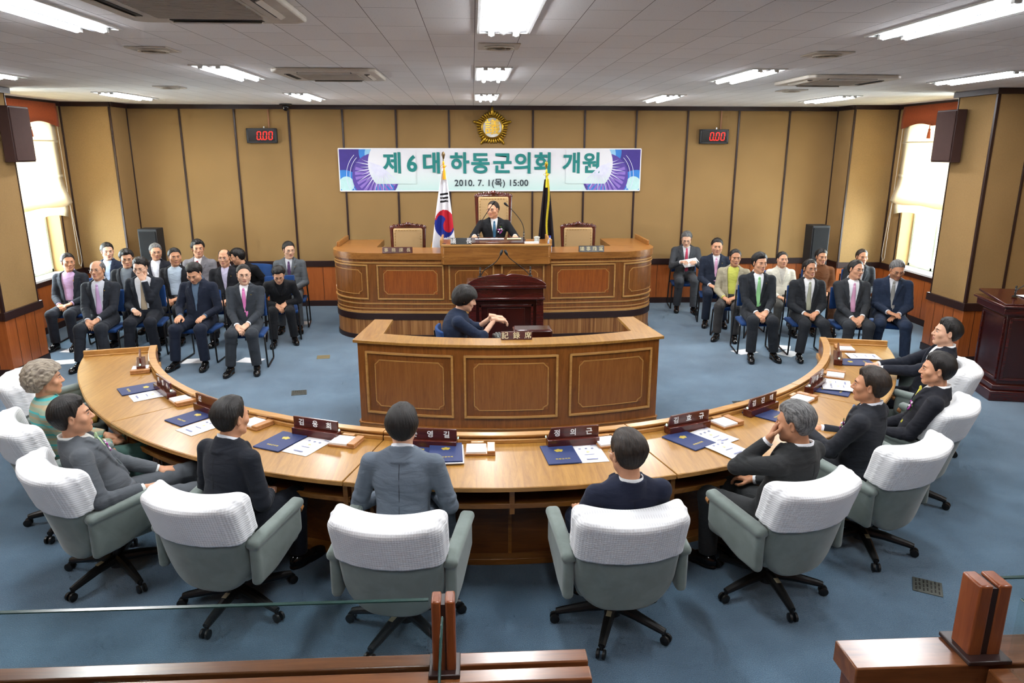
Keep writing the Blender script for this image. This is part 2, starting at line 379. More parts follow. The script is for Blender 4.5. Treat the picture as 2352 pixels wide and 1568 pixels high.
def hand_proto(curl=.35, spread=1., thumb=.5):
    P, o, h = grid((-.075, -.05, -.085), (.075, .2, .04), .0035)
    d = cap(P, (0, -.05, 0), (0, .005, 0), .027, .025)
    d = smin(d, rbox(P, (0, .052, -.002), (.039, .045, .0135), .0125), .018)
    for k, (x, L, r) in enumerate(((-.029, .066, .0088), (-.0095, .076, .0092), (.0100, .071, .009), (.0285, .055, .0079))):
        a = Vector((x, .088, -.001)); dr = Vector((x*.35*spread, 1, 0)).normalized(); ang = 0; c = curl*(1+.12*k)
        for f, w in ((.45, 1.), (.31, 1.25), (.24, .9)):
            ang += c*w; b = a+Vector((dr.x*math.cos(ang), dr.y*math.cos(ang), -math.sin(ang)))*L*f*1.05
            d = smin(d, cap(P, a, b, r, r*.93), .004); a = b; r *= .93
    a = Vector((-.032, .018, -.008)); b = a+Vector((-.024, .03, -.012-.008*thumb)); c2 = b+Vector((-.004+.01*thumb, .028, -.008-.008*thumb)); e = c2+Vector((.006+.008*thumb, .022, -.004))
    d = smin(d, cap(P, a, b, .0145, .0115), .014); d = smin(d, cap(P, b, c2, .0112, .0100), .004); d = smin(d, cap(P, c2, e, .0100, .0085), .003)
    return snets(d, o, h)
def shoe_proto():
    P, o, h = grid((-.06, -.1, -.002), (.06, .22, .13), .0055)
    d = rbox(P, (0, .06, .012), (.046, .15, .012), .011); d = smax(d, ell(P, (0, .06, .02), (.052, .155, .2)), .01)
    u = smin(ell(P, (0, .12, .03), (.044, .088, .042)), ell(P, (0, -.02, .045), (.038, .068, .05)), .05)
    u = smin(u, cap(P, (0, -.02, .06), (0, .05, .06), .036, .026), .03); u = smax(u, .008-P[..., 2], .004)
    d = smin(d, u, .006); d = smax(d, -ell(P, (0, -.02, .13), (.031, .045, .045)), .006); d = smax(d, -rbox(P, (0, .03, 0), (.06, .022, .006), .002), .002)
    return snets(d, o, h)
HEADS = dict(m=head_proto(), r=head_proto(False, 1.08, .006), t=head_proto(False, .92, -.003), f=head_proto(True, .95, .004))
HAIR = {k: hair_proto(k) for k in ('short', 'full', 'side', 'flat', 'bald', 'thin', 'recede', 'bob', 'perm')}
HANDS = dict(flat=hand_proto(.16, 1, .2), relax=hand_proto(.42, .6, .6), fist=hand_proto(1.0, .3, 1.2))
SHOE = shoe_proto()
_shoe_me = {}
def shoe_mesh(m):
    if m.name not in _shoe_me:
        o = mesh_np('shoe', SHOE[0], SHOE[1], m); _shoe_me[m.name] = o.data; bpy.data.objects.remove(o)
    return _shoe_me[m.name]
SHB = plain('black_shoe_leather', '0d0d0e', .16, 0, .6); SHBR = plain('brown_shoe_leather', '3a1a10', .25)
def unit(v): v = np.array(v, float); return v/np.linalg.norm(v)
def frame(y, up):
    y = unit(y); x = unit(np.cross(y, up)); z = np.cross(x, y); M = np.eye(4); M[:3, 0] = x; M[:3, 1] = y; M[:3, 2] = z; return M
def ik(S, W, L1, L2, pole):
    d = W-S; L = np.linalg.norm(d); mx = (L1+L2)*.985
    if L > mx: W = S+d/L*mx; L = mx; d = W-S
    u = d/L; a = (L1*L1-L2*L2+L*L)/(2*L); hh = math.sqrt(max(L1*L1-a*a, 1e-6))
    p = np.array(pole, float); p = p-u*(p@u); p /= np.linalg.norm(p); return S+u*a+p*hh, W
class Body:
    """joins several shells into one mesh"""
    def __init__(s): s.V = []; s.Q = []; s.m = []; s.n = 0
    def add(s, V, Q, mi=0):
        Q = np.asarray(Q)
        s.V.append(V); s.Q.append(Q+s.n); s.n += len(V); s.m.append(np.full(len(Q), mi) if np.isscalar(mi) else mi)
    def addmb(s, b, M, off=0):
        V = xf(np.array(b.v), M); q4 = []; m4 = []
        for f, m in zip(b.f, b.m):
            if len(f) == 4: q4.append(f); m4.append(m+off)
            else:
                for i in range(1, len(f)-1, 2):
                    q4.append((f[0], f[i], f[i+1], f[i+2] if i+2 < len(f) else f[i+1])); m4.append(m+off)
        q4 = [q for q in q4]; s.add(V, np.array(q4), np.array(m4))
    def build(s, name, mats, parent=None):
        V = np.concatenate(s.V); Q = np.concatenate(s.Q); m = np.concatenate(s.m)
        me = bpy.data.meshes.new(name)
        fs = [tuple(dict.fromkeys(q)) for q in Q.tolist()] if (Q[:, 2] == Q[:, 3]).any() else None
        if fs is None: return mesh_np(name, V, Q, mats, m, parent)
        me.from_pydata(V.tolist(), [], fs); me.polygons.foreach_set('material_index', m.astype(np.int32)); me.polygons.foreach_set('use_smooth', [True]*len(fs))
        for q in mats: me.materials.append(q)
        me.validate(); return link(bpy.data.objects.new(name, me), parent)
def cc(nm, c, **k): return cloth('cloth_'+nm, c, **k)
HANDP = dict(
    lap=(((.085, .26, .60), (-.65, .75, -.12), (.2, -.1, 1)), ((-.085, .25, .615), (.65, .75, -.15), (-.2, -.1, 1)), 'relax'),
    low=(((.065, .34, .585), (-.55, .7, -.45), (.1, .3, 1)), ((-.065, .33, .60), (.55, .7, -.4), (-.1, .3, 1)), 'relax'),
    thigh=(((.15, .28, .625), (-.12, 1, -.1), (0, 0, 1)), ((-.15, .28, .625), (.12, 1, -.1), (0, 0, 1)), 'flat'),
    cross=(((.04, .30, .63), (-.8, .6, -.15), (0, 0, 1)), ((-.09, .26, .60), (.7, .7, -.3), (0, 0, 1)), 'flat'),
    desk=(((.15, .42, .77), (-.5, .9, 0), (0, 0, 1)), ((-.15, .42, .77), (.5, .9, 0), (0, 0, 1)), 'flat'),
    deskc=(((.06, .46, .79), (-.3, .9, .1), (.6, 0, .8)), ((-.06, .45, .79), (.4, .9, 0), (-.6, 0, .8)), 'fist'))
PEOPLE = []
def stripemat():
    t = NT('striped_knit', .9, 0, .2); tc = t.n('ShaderNodeTexCoord'); sp = t.n('ShaderNodeSeparateXYZ'); t.l(tc.outputs['Object'], sp.inputs[0])
    w_ = t.n('ShaderNodeMath', operation='MULTIPLY'); t.l(sp.outputs['Z'], w_.inputs[0]); w_.inputs[1].default_value = 12.5; f = t.n('ShaderNodeMath', operation='FRACT'); t.l(w_.outputs[0], f.inputs[0])
    c = t.ramp(f.outputs[0], [(0, lin('8fa08c')), (.2, lin('8fa08c')), (.24, lin('a99a7e')), (.42, lin('a99a7e')), (.46, lin('7fa39a')), (.66, lin('8fa08c')), (.70, lin('4fb0b2')), (.84, lin('4fb0b2')), (.88, lin('9aa48e'))]); t.col(c); t.bump(t.noise(t.coord(), 250, 2), .4, .003); return t.m
def person(label, px, zc, face, jacket='23262d', trousers=None, shirt='e6e8ee', tie=None, hair='short', hm=None, head='m', sk=1, lean=0, side=0,
           hy=0, hp=0, hr=0, hands='lap', knees=((.12, .45, .50), (-.12, .45, .50)), feet=((.13, .42), (-.13, .42)), glasses=False, wb=.2, vopen=0., fat=0., sc=1.,
           fl=0., seat=.45, vox=.0105, sleeve=1., lapel=True, jm=None, corsage=False, rh=None, lh=None, shoes=None, belt=False, shoulder=1., skirt=False, fz=None, group=None, pin=False, top='jacket'):
    P0 = np.array((0, 0, seat+.085)); Ms = Matrix.Rotation(R(-lean), 3, 'X') @ Matrix.Rotation(R(side), 3, 'Y')
    Ms3 = np.array(Ms); Sp = lambda u, v, w: P0+Ms3@np.array((u, v, w))
    N = Sp(0, -.005, .49)
    Mh = Matrix.Rotation(R(hy), 3, 'Z') @ Matrix.Rotation(R(hp), 3, 'X') @ Matrix.Rotation(R(hr), 3, 'Y')
    Mh3 = np.array(Mh); Hc = N+Mh3@np.array((0, .03, .145))
    # where the person is: the head centre lies on the photo's sight line at height zc
    if zc is not None: sc = min(1.06, max(.93, (zc-fl)/Hc[2]))
    T = atz(px[0], px[1], fl+Hc[2]*sc); M = Matrix.Rotation(R(face), 3, 'Z'); hv = M @ Vector(Hc*sc)
    base = Vector((T.x-hv.x, T.y-hv.y, fl))
    SH = .180*shoulder; S = [Sp(SH, -.012, .412), Sp(-SH, -.012, .412)]
    HP = HANDP[hands]; hk = HP[2]; hd = [list(HP[0]), list(HP[1])]; kinds = [hk, hk]
    if rh: hd[0] = list(rh[:3]); kinds[0] = rh[3] if len(rh) > 3 else hk
    if lh: hd[1] = list(lh[:3]); kinds[1] = lh[3] if len(lh) > 3 else hk
    for i in (0, 1):
        if isinstance(hd[i][0], str):   # 'head' means relative to the head centre
            hd[i][0] = tuple(Hc+Mh3@np.array(hd[i][1])); hd[i][1] = hd[i][2]; hd[i][2] = (rh if i == 0 else lh)[4]
    E = []; Wr = []
    for i, sx in ((0, 1), (1, -1)):
        e, w = ik(S[i], np.array(hd[i][0], float), .285, .255, (sx*.5, -.4, -.75)); E.append(e); Wr.append(w)
    hips = [P0+np.array((.088, 0, -.015)), P0+np.array((-.088, 0, -.015))]
    K = [np.array(k, float) for k in knees]; A = [np.array((f[0], f[1], (f[2] if len(f) > 2 else 0)+.09)) for f in feet]
    def loc(P): return (P-P0.astype(np.float32))@Ms3.astype(np.float32)      # torso frame: u right, v forward, w up
    def torso(U, g=0.):
        d = ell(U, (0, -.005, .33), (.172*shoulder+g, .118+g+fat*.4, .20+g)); d = smin(d, ell(U, (0, .006, .12), (.158+fat+g, .125+fat+g, .17+g)), .06)
        for sx in (1, -1): d = smin(d, cap(U, (sx*.040, -.02, .432), (sx*(SH-.005), -.014, .418), .048+g, .050+g), .035)
        return d
    hw = lambda w: np.where(w > wb, .052*np.clip((w-wb)/(.47-wb), 0, 1.15)+vopen, vopen*1.15)
    # --- jacket
    pts = np.array([P0-[.24, .2, .06], P0+[.24, .2, 0], Sp(.27, .18, .5), Sp(-.27, -.18, .53), Sp(.27, -.18, .5), Sp(-.27, .18, .5)]+[q+s for q in E+Wr for s in (np.full(3, .075), np.full(3, -.075))])
    P, o, h = grid(pts.min(0), pts.max(0), vox); U = loc(P); u, v, w = U[..., 0], U[..., 1], U[..., 2]
    tj = torso(U, .004); 
    hipd = ell(U, (0, -.005, .0), (.182+fat, .145+fat*.7, .105)); tj = smin(tj, hipd, .05)
    d = tj
    if lapel:
        reg = smax(np.abs(u)-hw(w), .03-v, .01); reg = np.maximum(reg, -(w-(-.2 if vopen else wb)))
        lw = .07*np.clip((w-wb)/(.42-wb), 0, 1)*np.where(w > .425, .62, 1); lap = np.maximum.reduce([tj-.0115, np.abs(u)-hw(w)-lw, .02-v, wb-w, w-.49])
        d = np.minimum(d, lap); d = np.maximum(d, -reg)
        # turned collar round the back of the neck
        rr = np.sqrt(u*u+(v+.012)**2); col = np.maximum.reduce([np.abs(rr-(.0745+(.51-w)*.40))-.0085, .44-w, w-(.530-np.clip(v+.06, 0, 1)*.5), v-.05]); d = smin(d, col, .004)
    for i in (0, 1):
        we = E[i]+(Wr[i]-E[i])*.97 if sleeve == 1 else E[i]+(Wr[i]-E[i])*.12
        a = cap(P, S[i], E[i], .060, .052); b = cap(P, E[i], we, .052, .040 if sleeve == 1 else .055); a = smin(a, b, .02)
        bn = E[i]-P; q = np.linalg.norm(bn, axis=-1); a = a+.006*np.sin(q*140)*np.exp(-(q/.09)**2)
        if sleeve == 1: cutn = unit(Wr[i]-E[i]); a = np.maximum(a, (P-(Wr[i]-cutn*.012).astype(np.float32))@cutn.astype(np.float32))
        d = smin(d, a, .022)
    d = d+.0022*np.sin(u*38+np.sin(w*22+i)*1.8+w*30)*np.clip(1-w*1.6, .15, 1)
    seatcut = (seat+.012)-P[..., 2]; d = smax(d, seatcut, .02)
    V, Q = snets(d, o, h)
    bd = Body()
    for nm in (head,):
        hV, hQ, hmi, hb = HEADS[nm]; MH = np.eye(4); MH[:3, :3] = Mh3; MH[:3, 3] = Hc; bd.add(xf(hV, MH), hQ, hmi); bd.addmb(hb, MH)
    for i in (0, 1):
        hV, hQ = HANDS[kinds[i]]; m = frame(hd[i][1], hd[i][2]); m[:3, 3] = Wr[i]+m[:3, 1]*.012
        if i == 1: hV = hV*np.array((-1, 1, 1)); hQ = hQ[:, ::-1]
        bd.add(xf(hV, m), hQ, 0)
    # inner body: trunk, arms and legs, under the clothes
    lo = np.minimum.reduce([pts.min(0)]+[q-.08 for q in K+A]); hi = np.maximum.reduce([pts.max(0)]+[q+.08 for q in K+A]); Pc, oc, h2 = grid(lo, hi, .024); Uc = loc(Pc)
    dc = torso(Uc, -.022)
    for i in (0, 1):
        dc = smin(dc, smin(cap(Pc, S[i], E[i], .042, .036), cap(Pc, E[i], Wr[i], .034, .026), .02), .02)
        dc = smin(dc, smin(cap(Pc, hips[i], K[i], .07, .05), cap(Pc, K[i], A[i]-[0, 0, .03], .045, .034), .02), .02)
    cV, cQ = snets(dc, oc, h2); cm = np.where(cV[cQ].mean(1)[:, 2] < K[0][2]+.02, 5, 0); bd.add(cV, cQ, cm)
    root = bd.build('person', [SK[sk], LIP, EYEW, EYED, (BROW if (hm or HB) in (HB, HBR) else HG), SOCK]); tag(root, label, 'person', group)
    root.location = base; root.rotation_euler = (0, 0, R(face)); root.scale = (sc, sc, sc)
    JM = jm or cc('suit_'+jacket, jacket)
    mesh_np(top, V, Q, JM, parent=root)
    # --- shirt front, collar, cuffs, tie
    SM = cc('shirt_'+shirt, shirt, folds=True)
    if lapel:
        pf = np.array([Sp(-.13, .0, -.06), Sp(.13, .25, .5), Sp(-.13, .25, -.06), Sp(.13, 0, .5)]); Pf, of, hf = grid(pf.min(0), pf.max(0), max(.007, vox*.7)); Uf = loc(Pf)
        uu, vv, ww = Uf[..., 0], Uf[..., 1], Uf[..., 2]; hwf = hw(ww)
        ts = torso(Uf, -.007); ds = np.maximum.reduce([ts, np.abs(uu)-hwf-.018, -vv, (-.02 if vopen else wb-.02)-ww]); sV, sQ = snets(ds, of, hf)
        sb = Body(); sb.add(sV, sQ, 0)
        b = MB(); nn = 20; rp = []
        for k in range(nn+1):
            a = 2*PI*k/nn; fr = (1+math.cos(a))/2   # a=0 front
            for (r0, w0) in ((.0605, .455), (.0600, .548-.046*fr), (.0645, .550-.046*fr), (.0685+.012*fr, .500-.036*fr)):
                gap = .10 if tie is None else 0
                a2 = a if k not in (0, nn) else a+(gap if k == 0 else -gap)
                rp.append(tuple(Sp(r0*math.sin(a2), -.012+r0*1.02*math.cos(a2), w0)))
        b.add(rp, [(4*k+j, 4*k+j+1, 4*k+5+j, 4*k+4+j) for k in range(nn) for j in range(3)])
        if sleeve == 1:
            for i in (0, 1):
                dr = unit(Wr[i]-E[i]); bc = MB(); bc.tube([tuple(Wr[i]-dr*.03), tuple(Wr[i]+dr*.004)], .034, 14); bc.build('cuff', SM, root, smooth=True)
        sb.addmb(b, np.eye(4)); sb.build('shirt', [SM], root)
        def front(uv, wv, g=-.007):
            vs = np.linspace(.25, 0, 120); q = np.stack((np.full(120, uv), vs, np.full(120, wv)), -1).astype(np.float32); t = torso(q, g); j = np.argmax(t < 0); return vs[j]
        if tie:
            b = MB(); end = wb-.05 if not vopen else .02; rows = []
            ws = np.linspace(.438, end, 14)
            for k, wv in enumerate(ws):
                t = k/13; hwid = .016+.022*min(1, t*1.3); vf = front(0, wv)+.007+.010*max(0, 1-t*5)
                for uu_, dv in ((-1, 0), (-.5, .004), (.5, .004), (1, 0)): rows.append(tuple(Sp(uu_*hwid, vf+dv, wv)))
            b.add(rows, [(4*k+j, 4*k+j+1, 4*k+5+j, 4*k+4+j) for k in range(13) for j in range(3)])
            kv = front(0, .44)+.014; b.ell(tuple(Sp(0, max(kv, .060), .450)), (.016, .010, .022), 0, 10)
            mt = b.build('tie', cc('tie_'+tie, tie, rough=.5, folds=False), root, smooth=True, ang=80)
            s = mt.modifiers.new('thick', 'SOLIDIFY'); s.thickness = .003
        if vox < .009:
            b = MB(); pts_ = []
            for wv in np.linspace(.475, .0, 26):
                vs = np.linspace(-.26, 0, 130); q = np.stack((np.zeros(130), vs, np.full(130, wv)), -1).astype(np.float32); tt = smin(torso(q, .004), ell(q, (0, -.005, .0), (.182+fat, .145+fat*.7, .105)), .05); j = int(np.argmax(tt < 0)); pts_.append(tuple(Sp(0, vs[j]-.0015, wv)))
            b.tube(pts_, .0016, 5); b.build('back_seam', plain('dark_thread', '15171b', .9), root, smooth=True)
        if pin:
            b = MB(); b.ell(tuple(Sp(-.085, front(-.085, .385, .004)+.009, .385)), (.008, .004, .008)); b.build('lapel_pin', GOLD, root, smooth=True)
    # --- trousers or skirt
    TM = cc('trouser_'+(trousers or jacket), trousers or jacket)
    pt = np.array([P0-[.22, .18, .12], P0+[.22, .15, .1]]+[q+s for q in K+A for s in (np.full(3, .1), np.full(3, -.1))]); lo = pt.min(0); lo[2] = max(lo[2], .04); Pt, ot, ht = grid(lo, pt.max(0), vox)
    dt = ell(Pt, P0+[0, -.01, -.01], (.178+fat*.8, .135+fat*.6, .105))
    dt = smin(dt, ell(Pt, P0+[0, .02, .06], (.15+fat, .115+fat*.8, .1)), .03)
    for i in (0, 1):
        am = A[i]-[0, 0, .012]; q = smin(cap(Pt, hips[i], K[i], .092, .071), cap(Pt, K[i], am, .069, .060), .02)
        kn = np.linalg.norm(Pt-K[i].astype(np.float32), axis=-1); q = q+.006*np.sin(kn*110+Pt[..., 2]*30)*np.exp(-(kn/.13)**2)
        sh = unit(K[i]-A[i]); q = np.maximum(q, ((A[i]+sh*.012).astype(np.float32)-Pt)@sh.astype(np.float32)); dt = smin(dt, q, .025)
    dt = smax(dt, seat-Pt[..., 2], .015) if False else dt
    under = np.minimum(seat+.004-Pt[..., 2], .30-Pt[..., 1]); dt = smax(dt, under, .02)   # flattened where it rests on the seat
    tV, tQ = snets(dt, ot, ht); mesh_np('trousers', tV, tQ, TM, parent=root)
    if belt:
        b = MB(); b.box(tuple(Sp(0, .128+fat, .075)), (.035, .012, .028)); b.build('belt_buckle', METAL, root, bev=.002)
    # --- shoes
    for i in (0, 1):
        s = link(bpy.data.objects.new('shoe', shoe_mesh(shoes or SHB)), root); fd = A[i]-K[i]; yaw = (R(-8) if i == 0 else R(8))
        f = feet[i]; yaw = R(f[3]) if len(f) > 3 else yaw; s.rotation_euler = (R(f[4]) if len(f) > 4 else 0, 0, yaw); s.location = (A[i][0], A[i][1]+.02, A[i][2]-.09)
    # --- hair and glasses
    hV, hQ = HAIR[hair]; mesh_np('hair', xf(hV, MH), hQ, hm or HB, parent=root)
    if glasses:
        b = MB()
        for sx in (-1, 1):
            b.tube([(sx*.031+.0205*math.cos(a)*(1-.12*abs(math.sin(a))), .094-.004*abs(math.cos(a)), -.001+.0145*math.sin(a)) for a in np.linspace(0, 2*PI, 17)], .0011, 5, cap=False)
            b.tube([(sx*.051, .088, .003), (sx*.074, .06, .006), (sx*.081, -.01, .004)], .0012, 5)
        b.tube([(-.011, .0955, .003), (0, .1, .005), (.011, .0955, .003)], .0011, 5)
        g = b.build('glasses', METAL if glasses == 'metal' else BLACK, root, smooth=True)
        g.matrix_local = Matrix([list(r) for r in MH])
    if corsage:
        cg = MB(); q0 = Sp(-.09, front(-.09, .33, .004)+.02, .33)
        for k in range(9):
            a = k*2.4; rr = .010+.006*(k % 3); cg.ell(tuple(q0+Ms3@np.array((rr*math.cos(a)*1.6, .004*(k % 3), rr*math.sin(a)*1.8))), (.012, .007, .010), k % 2 if k < 6 else 0)
        for k in range(5):
            a = k*1.3+.6; cg.ell(tuple(q0+Ms3@np.array((.036*math.cos(a), -.004, .036*math.sin(a)+.008))), (.022, .003, .006), 2, 10, Matrix.Rotation(-a, 3, 'Y'))
        cg.build('corsage', [plain('orchid_purple', '9a2f8e', .6), plain('orchid_white', 'eadcec', .6), plain('leaf_green', '3f7a3a', .5)], root, smooth=True, ang=60)
    root['_k'] = 0; del root['_k']
    PEOPLE.append(root); return root, base, N, Hc
# ------------------------------------------------------------------ the room
W9 = .9
b = MB(); b.box((0, 5.5, -.1), (15, 18, .2)); struct(b.build('floor', CARPET))
b = MB(); b.box((0, 5.5, ZT+.1), (15, 18, .2)); struct(b.build('ceiling', CEIL))
b = MB(); b.box((0, YB+.1, ZT/2), (14, .2, ZT)); struct(b.build('wall_back', WALLF))
b = MB(); b.box((0, -3.1, ZT/2), (14, .2, ZT)); struct(b.build('wall_front', WALLF))
WY0, WY1, WZ0, WZ1 = 10.0, 12.0, .80, 3.30
for sx, nm in ((-1, 'left'), (1, 'right')):
    b = MB(); xc = sx*(XW+.15)
    b.box((xc, 3.4, ZT/2), (.3, 13.2, ZT)); b.box((xc, (WY1+13.3)/2, ZT/2), (.3, 13.3-WY1, ZT))
    b.box((xc, (WY0+WY1)/2, WZ0/2), (.3, WY1-WY0, WZ0)); b.box((xc, (WY0+WY1)/2, (WZ1+ZT)/2), (.3, WY1-WY0, ZT-WZ1))
    struct(b.build('wall_'+nm, WALLF))
    b = MB(); b.box((sx*6.47, 12.76, ZT/2), (.78, .60, ZT)); struct(b.build('column_'+nm, WALLF))
    b = MB(); b.box((sx*6.45, 9.29, ZT/2), (.88, .74, ZT)); struct(b.build('pillar_'+nm, WALLF))
    # window: sill, frame, mullions and panes
    b = MB(); b.box((sx*(XW+.12), (WY0+WY1)/2, WZ0+.01), (.36, WY1-WY0+.04, .03)); wd = b.build('window_sill', WHITEP)
    fr = MB(); xo = sx*(XW+.24)
    for y in (WY0+.03, WY0+.7, (WY0+WY1)/2+.35, WY1-.03): fr.box((xo, y, (WZ0+WZ1)/2), (.06, .05, WZ1-WZ0))
    for z in (WZ0+.05, WZ1-.03): fr.box((xo, (WY0+WY1)/2, z), (.06, WY1-WY0, .05))
    w = fr.build('window_1' if sx < 0 else 'window_2', plain('window_frame_pale', 'b9c4b6', .5), bev=.003); struct(w); wd.parent = w
    g = MB(); g.box((sx*(XW+.27), (WY0+WY1)/2, (WZ0+WZ1)/2), (.006, WY1-WY0, WZ1-WZ0)); g.build('window_pane', GLASS, w)
# dark strips, rails, wainscot, skirting and cornice
tn = [0]
def trim(b, m=None, name=None):
    tn[0] += 1; return struct(b.build(name or 'trim_%d' % tn[0], m or DKTRIM, bev=.003))
b = MB()
for k in (-5.8, -4.8, -3.8, -2.8, -1.8, -.8, .8, 1.8, 2.8, 3.8, 4.8, 5.8): b.box((k*W9, YB-.006, (ZT+.8)/2), (.032, .02, ZT-.8))
for sx in (-1, 1):
    b.box((sx*6.08, YB-.008, (ZT+.8)/2), (.03, .02, ZT-.8)); b.box((sx*6.08, 12.458, (ZT+.8)/2), (.032, .024, ZT-.8))
    b.box((sx*6.845, 12.45, (ZT+.8)/2), (.03, .03, ZT-.8)); b.box((sx*(XW-.004), 12.06, (ZT+.8)/2), (.02, .022, ZT-.8))
    b.box((sx*6.01, 8.92, (ZT+.8)/2), (.036, .036, ZT-.8)); b.box((sx*6.48, 8.915, (ZT+.8)/2), (.03, .02, ZT-.8)); b.box((sx*6.012, 9.655, (ZT+.8)/2), (.02, .02, ZT-.8))
    for y in (1, 3, 5, 7): b.box((sx*(XW-.004), y, (ZT+.8)/2), (.02, .032, ZT-.8))
trim(b)
def band(z0, z1, o, m, name=None):
    b = MB(); zc, dz = (z0+z1)/2, z1-z0
    b.box((0, YB-o/2, zc), (12.2, o, dz))
    for sx in (-1, 1):
        b.box((sx*(6.08-o/2), 12.76, zc), (o, .62+o, dz)); b.box((sx*6.46, 12.46-o/2, zc), (.80, o, dz))
        b.box((sx*(XW-o/2), 11.05, zc), (o, 2.8, dz)); b.box((sx*(6.01-o/2), 9.29, zc), (o, .74+2*o, dz))
        b.box((sx*6.44, 8.92-o/2, zc), (.88, o, dz)); b.box((sx*6.44, 9.66+o/2, zc), (.88, o, dz)); b.box((sx*(XW-o/2), 3.0, zc), (o, 11.9, dz))
    return trim(b, m, name)
band(.10, .72, .016, WAIN); band(.715, .815, .035, DKTRIM); band(0, .10, .025, DKTRIM, 'baseboard_back'); band(ZT-.07, ZT, .05, DKTRIM)
# shallow grooves between the wainscot boards
b = MB()
for k in range(-14, 15): b.box((k*.43, YB-.0165, .41), (.006, .002, .6))
for sx in (-1, 1):
    for y in (9.1, 9.3, 9.5, 10.3, 10.7, 11.1, 11.5, 11.9, 12.3): b.box((sx*((6.01 if y < 9.7 else XW)-.0165), y, .41), (.002, .006, .6))
    for x in (6.15, 6.4, 6.65): b.box((sx*x, 8.9035, .41), (.006, .002, .6))
struct(b.build('trim_grooves', DKTRIM))
# ------------------------------------------------------------------ ceiling fittings
TUBE = emit('fluorescent_tube', 'f4f8ff', 36)
REFL = plain('lamp_reflector', 'e4e6ea', .25, .6)
LX = [-.117-5.0, -.117-2.54, -.117, -.117+2.54, -.117+5.0]
lab = {}
colw = ['far left', 'left', 'central', 'right', 'far right']; roww = ['first row from the back wall', 'second row from the back wall', 'third row from the back wall', 'added unseen row, brightening the chair covers']
lamp0 = None
for r_ in range(4):  # last row is an out-of-frame addition that brightens the chair covers
    for c_ in range(5):
        yf = 11.6-3.3*r_; x, y = LX[c_], yf-.65
        lb = 'recessed twin-tube fluorescent ceiling light, %s column, %s' % (colw[c_], roww[r_])
        if lamp0 is None:
            t = thing('ceiling_light', lb, 'ceiling light', (x, y, ZT), 0, 'fluorescent ceiling lights')
            b = MB(); L2, w2 = .65, .16
            for s in (-1, 1): b.box((s*w2, 0, -.004), (.02, 2*L2, .012)); b.box((0, s*L2, -.004), (2*w2+.02, .02, .012))
            b.build('frame', WHITEP, t, bev=.002)
            b = MB()
            b.prism([(-.15, -.002), (-.11, .0), (-.08, -.003), (-.03, -.005), (0, -.02), (.03, -.005), (.08, -.003), (.11, 0), (.15, -.002), (.15, -.001), (-.15, -.001)][::-1], -.64, .64, 0, Matrix.Rotation(PI/2, 3, 'X'))
            b.build('reflector', REFL, t)
            for s in (-1, 1):
                b = MB(); b.tube([(s*.078, -.59, -.018), (s*.078, .59, -.018)], .016, 10); b.build('tube', TUBE, t, smooth=True)
                b = MB(); b.box((s*.078, -.61, -.014), (.04, .03, .03)); b.box((s*.078, .61, -.014), (.04, .03, .03)); b.build('socket', WHITEP, t, bev=.003)
            lamp0 = t
        else:
            t = copy_tree(lamp0); t.location = (x, y, ZT); t['label'] = lb
        ld = bpy.data.lights.new('lamp_glow', 'AREA'); ld.shape = 'RECTANGLE'; ld.size = .26; ld.size_y = 1.15; ld.energy = 31 if r_ < 3 else 10; ld.color = (1, .985, .96)
        lo = bpy.data.objects.new('lamp_glow', ld); C.objects.link(lo); lo.location = (x, y, ZT-.045); lo.parent = None
def cassette(lb, x, y, rz=0):
    t = thing('ceiling_air_conditioner', lb, 'air conditioner', (x, y, ZT), rz, 'ceiling cassette air conditioners')
    b = MB(); b.prism([(-.48, -.42), (-.42, -.48), (.42, -.48), (.48, -.42), (.48, .42), (.42, .48), (-.42, .48), (-.48, .42)], -.035, -.001); b.build('panel', BEIGEP, t, bev=.012)
    b = MB()
    for k in range(26): b.box((0, -.27+k*.0216, -.040), (.56, .012, .01))
    b.build('grille', plain('cassette_grille', 'c0b7aa', .6), t); b = MB(); b.box((0, 0, -.037), (.6, .6, .004)); b.build('grille_frame', BEIGEP, t)
    for k in range(4):
        M = Matrix.Rotation(k*PI/2, 3, 'Z'); b = MB(); b.box(M @ Vector((0, .375, -.036)), (.5, .05, .006), M); b.build('outlet_slot', DARKV, t)
        b = MB(); b.box(M @ Vector((0, .39, -.043)), (.48, .028, .006), M @ Matrix.Rotation(R(25), 3, 'X')); b.build('flap', BEIGEP, t)
cassette('beige ceiling cassette air conditioner over the front of the left seats', -1.69, 7.65)
cassette('large beige ceiling air conditioner nearest the gallery, cut by the photo top', -1.72, 4.05)
cassette('beige ceiling cassette air conditioner above the right-hand row of guests', 3.5, 7.95, R(0))
cassette('beige ceiling air conditioner at the top right corner, mostly out of frame', 4.35, 4.55)
def vent(lb, x, y, s=1):
    t = thing('ceiling_speaker', lb, 'ceiling speaker', (x, y, ZT), 0, 'square ceiling speaker grilles')
    b = MB(); b.box((0, 0, -.006), (.30*s, .30*s, .01)); b.build('plate', BEIGEP, t, bev=.003)
    b = MB(); b.lathe([(.001, -.012), (.05*s, -.02), (.10*s, -.014), (.12*s, -.010)], n=24)
    for k in range(5): b.lathe([((.03+.018*k)*s, -.022), ((.036+.018*k)*s, -.024), ((.037+.018*k)*s, -.014)], n=24, mi=1)
    b.build('round_grille', [BEIGEP, plain('grille_cream', 'd2c9b8', .5)], t, smooth=True)
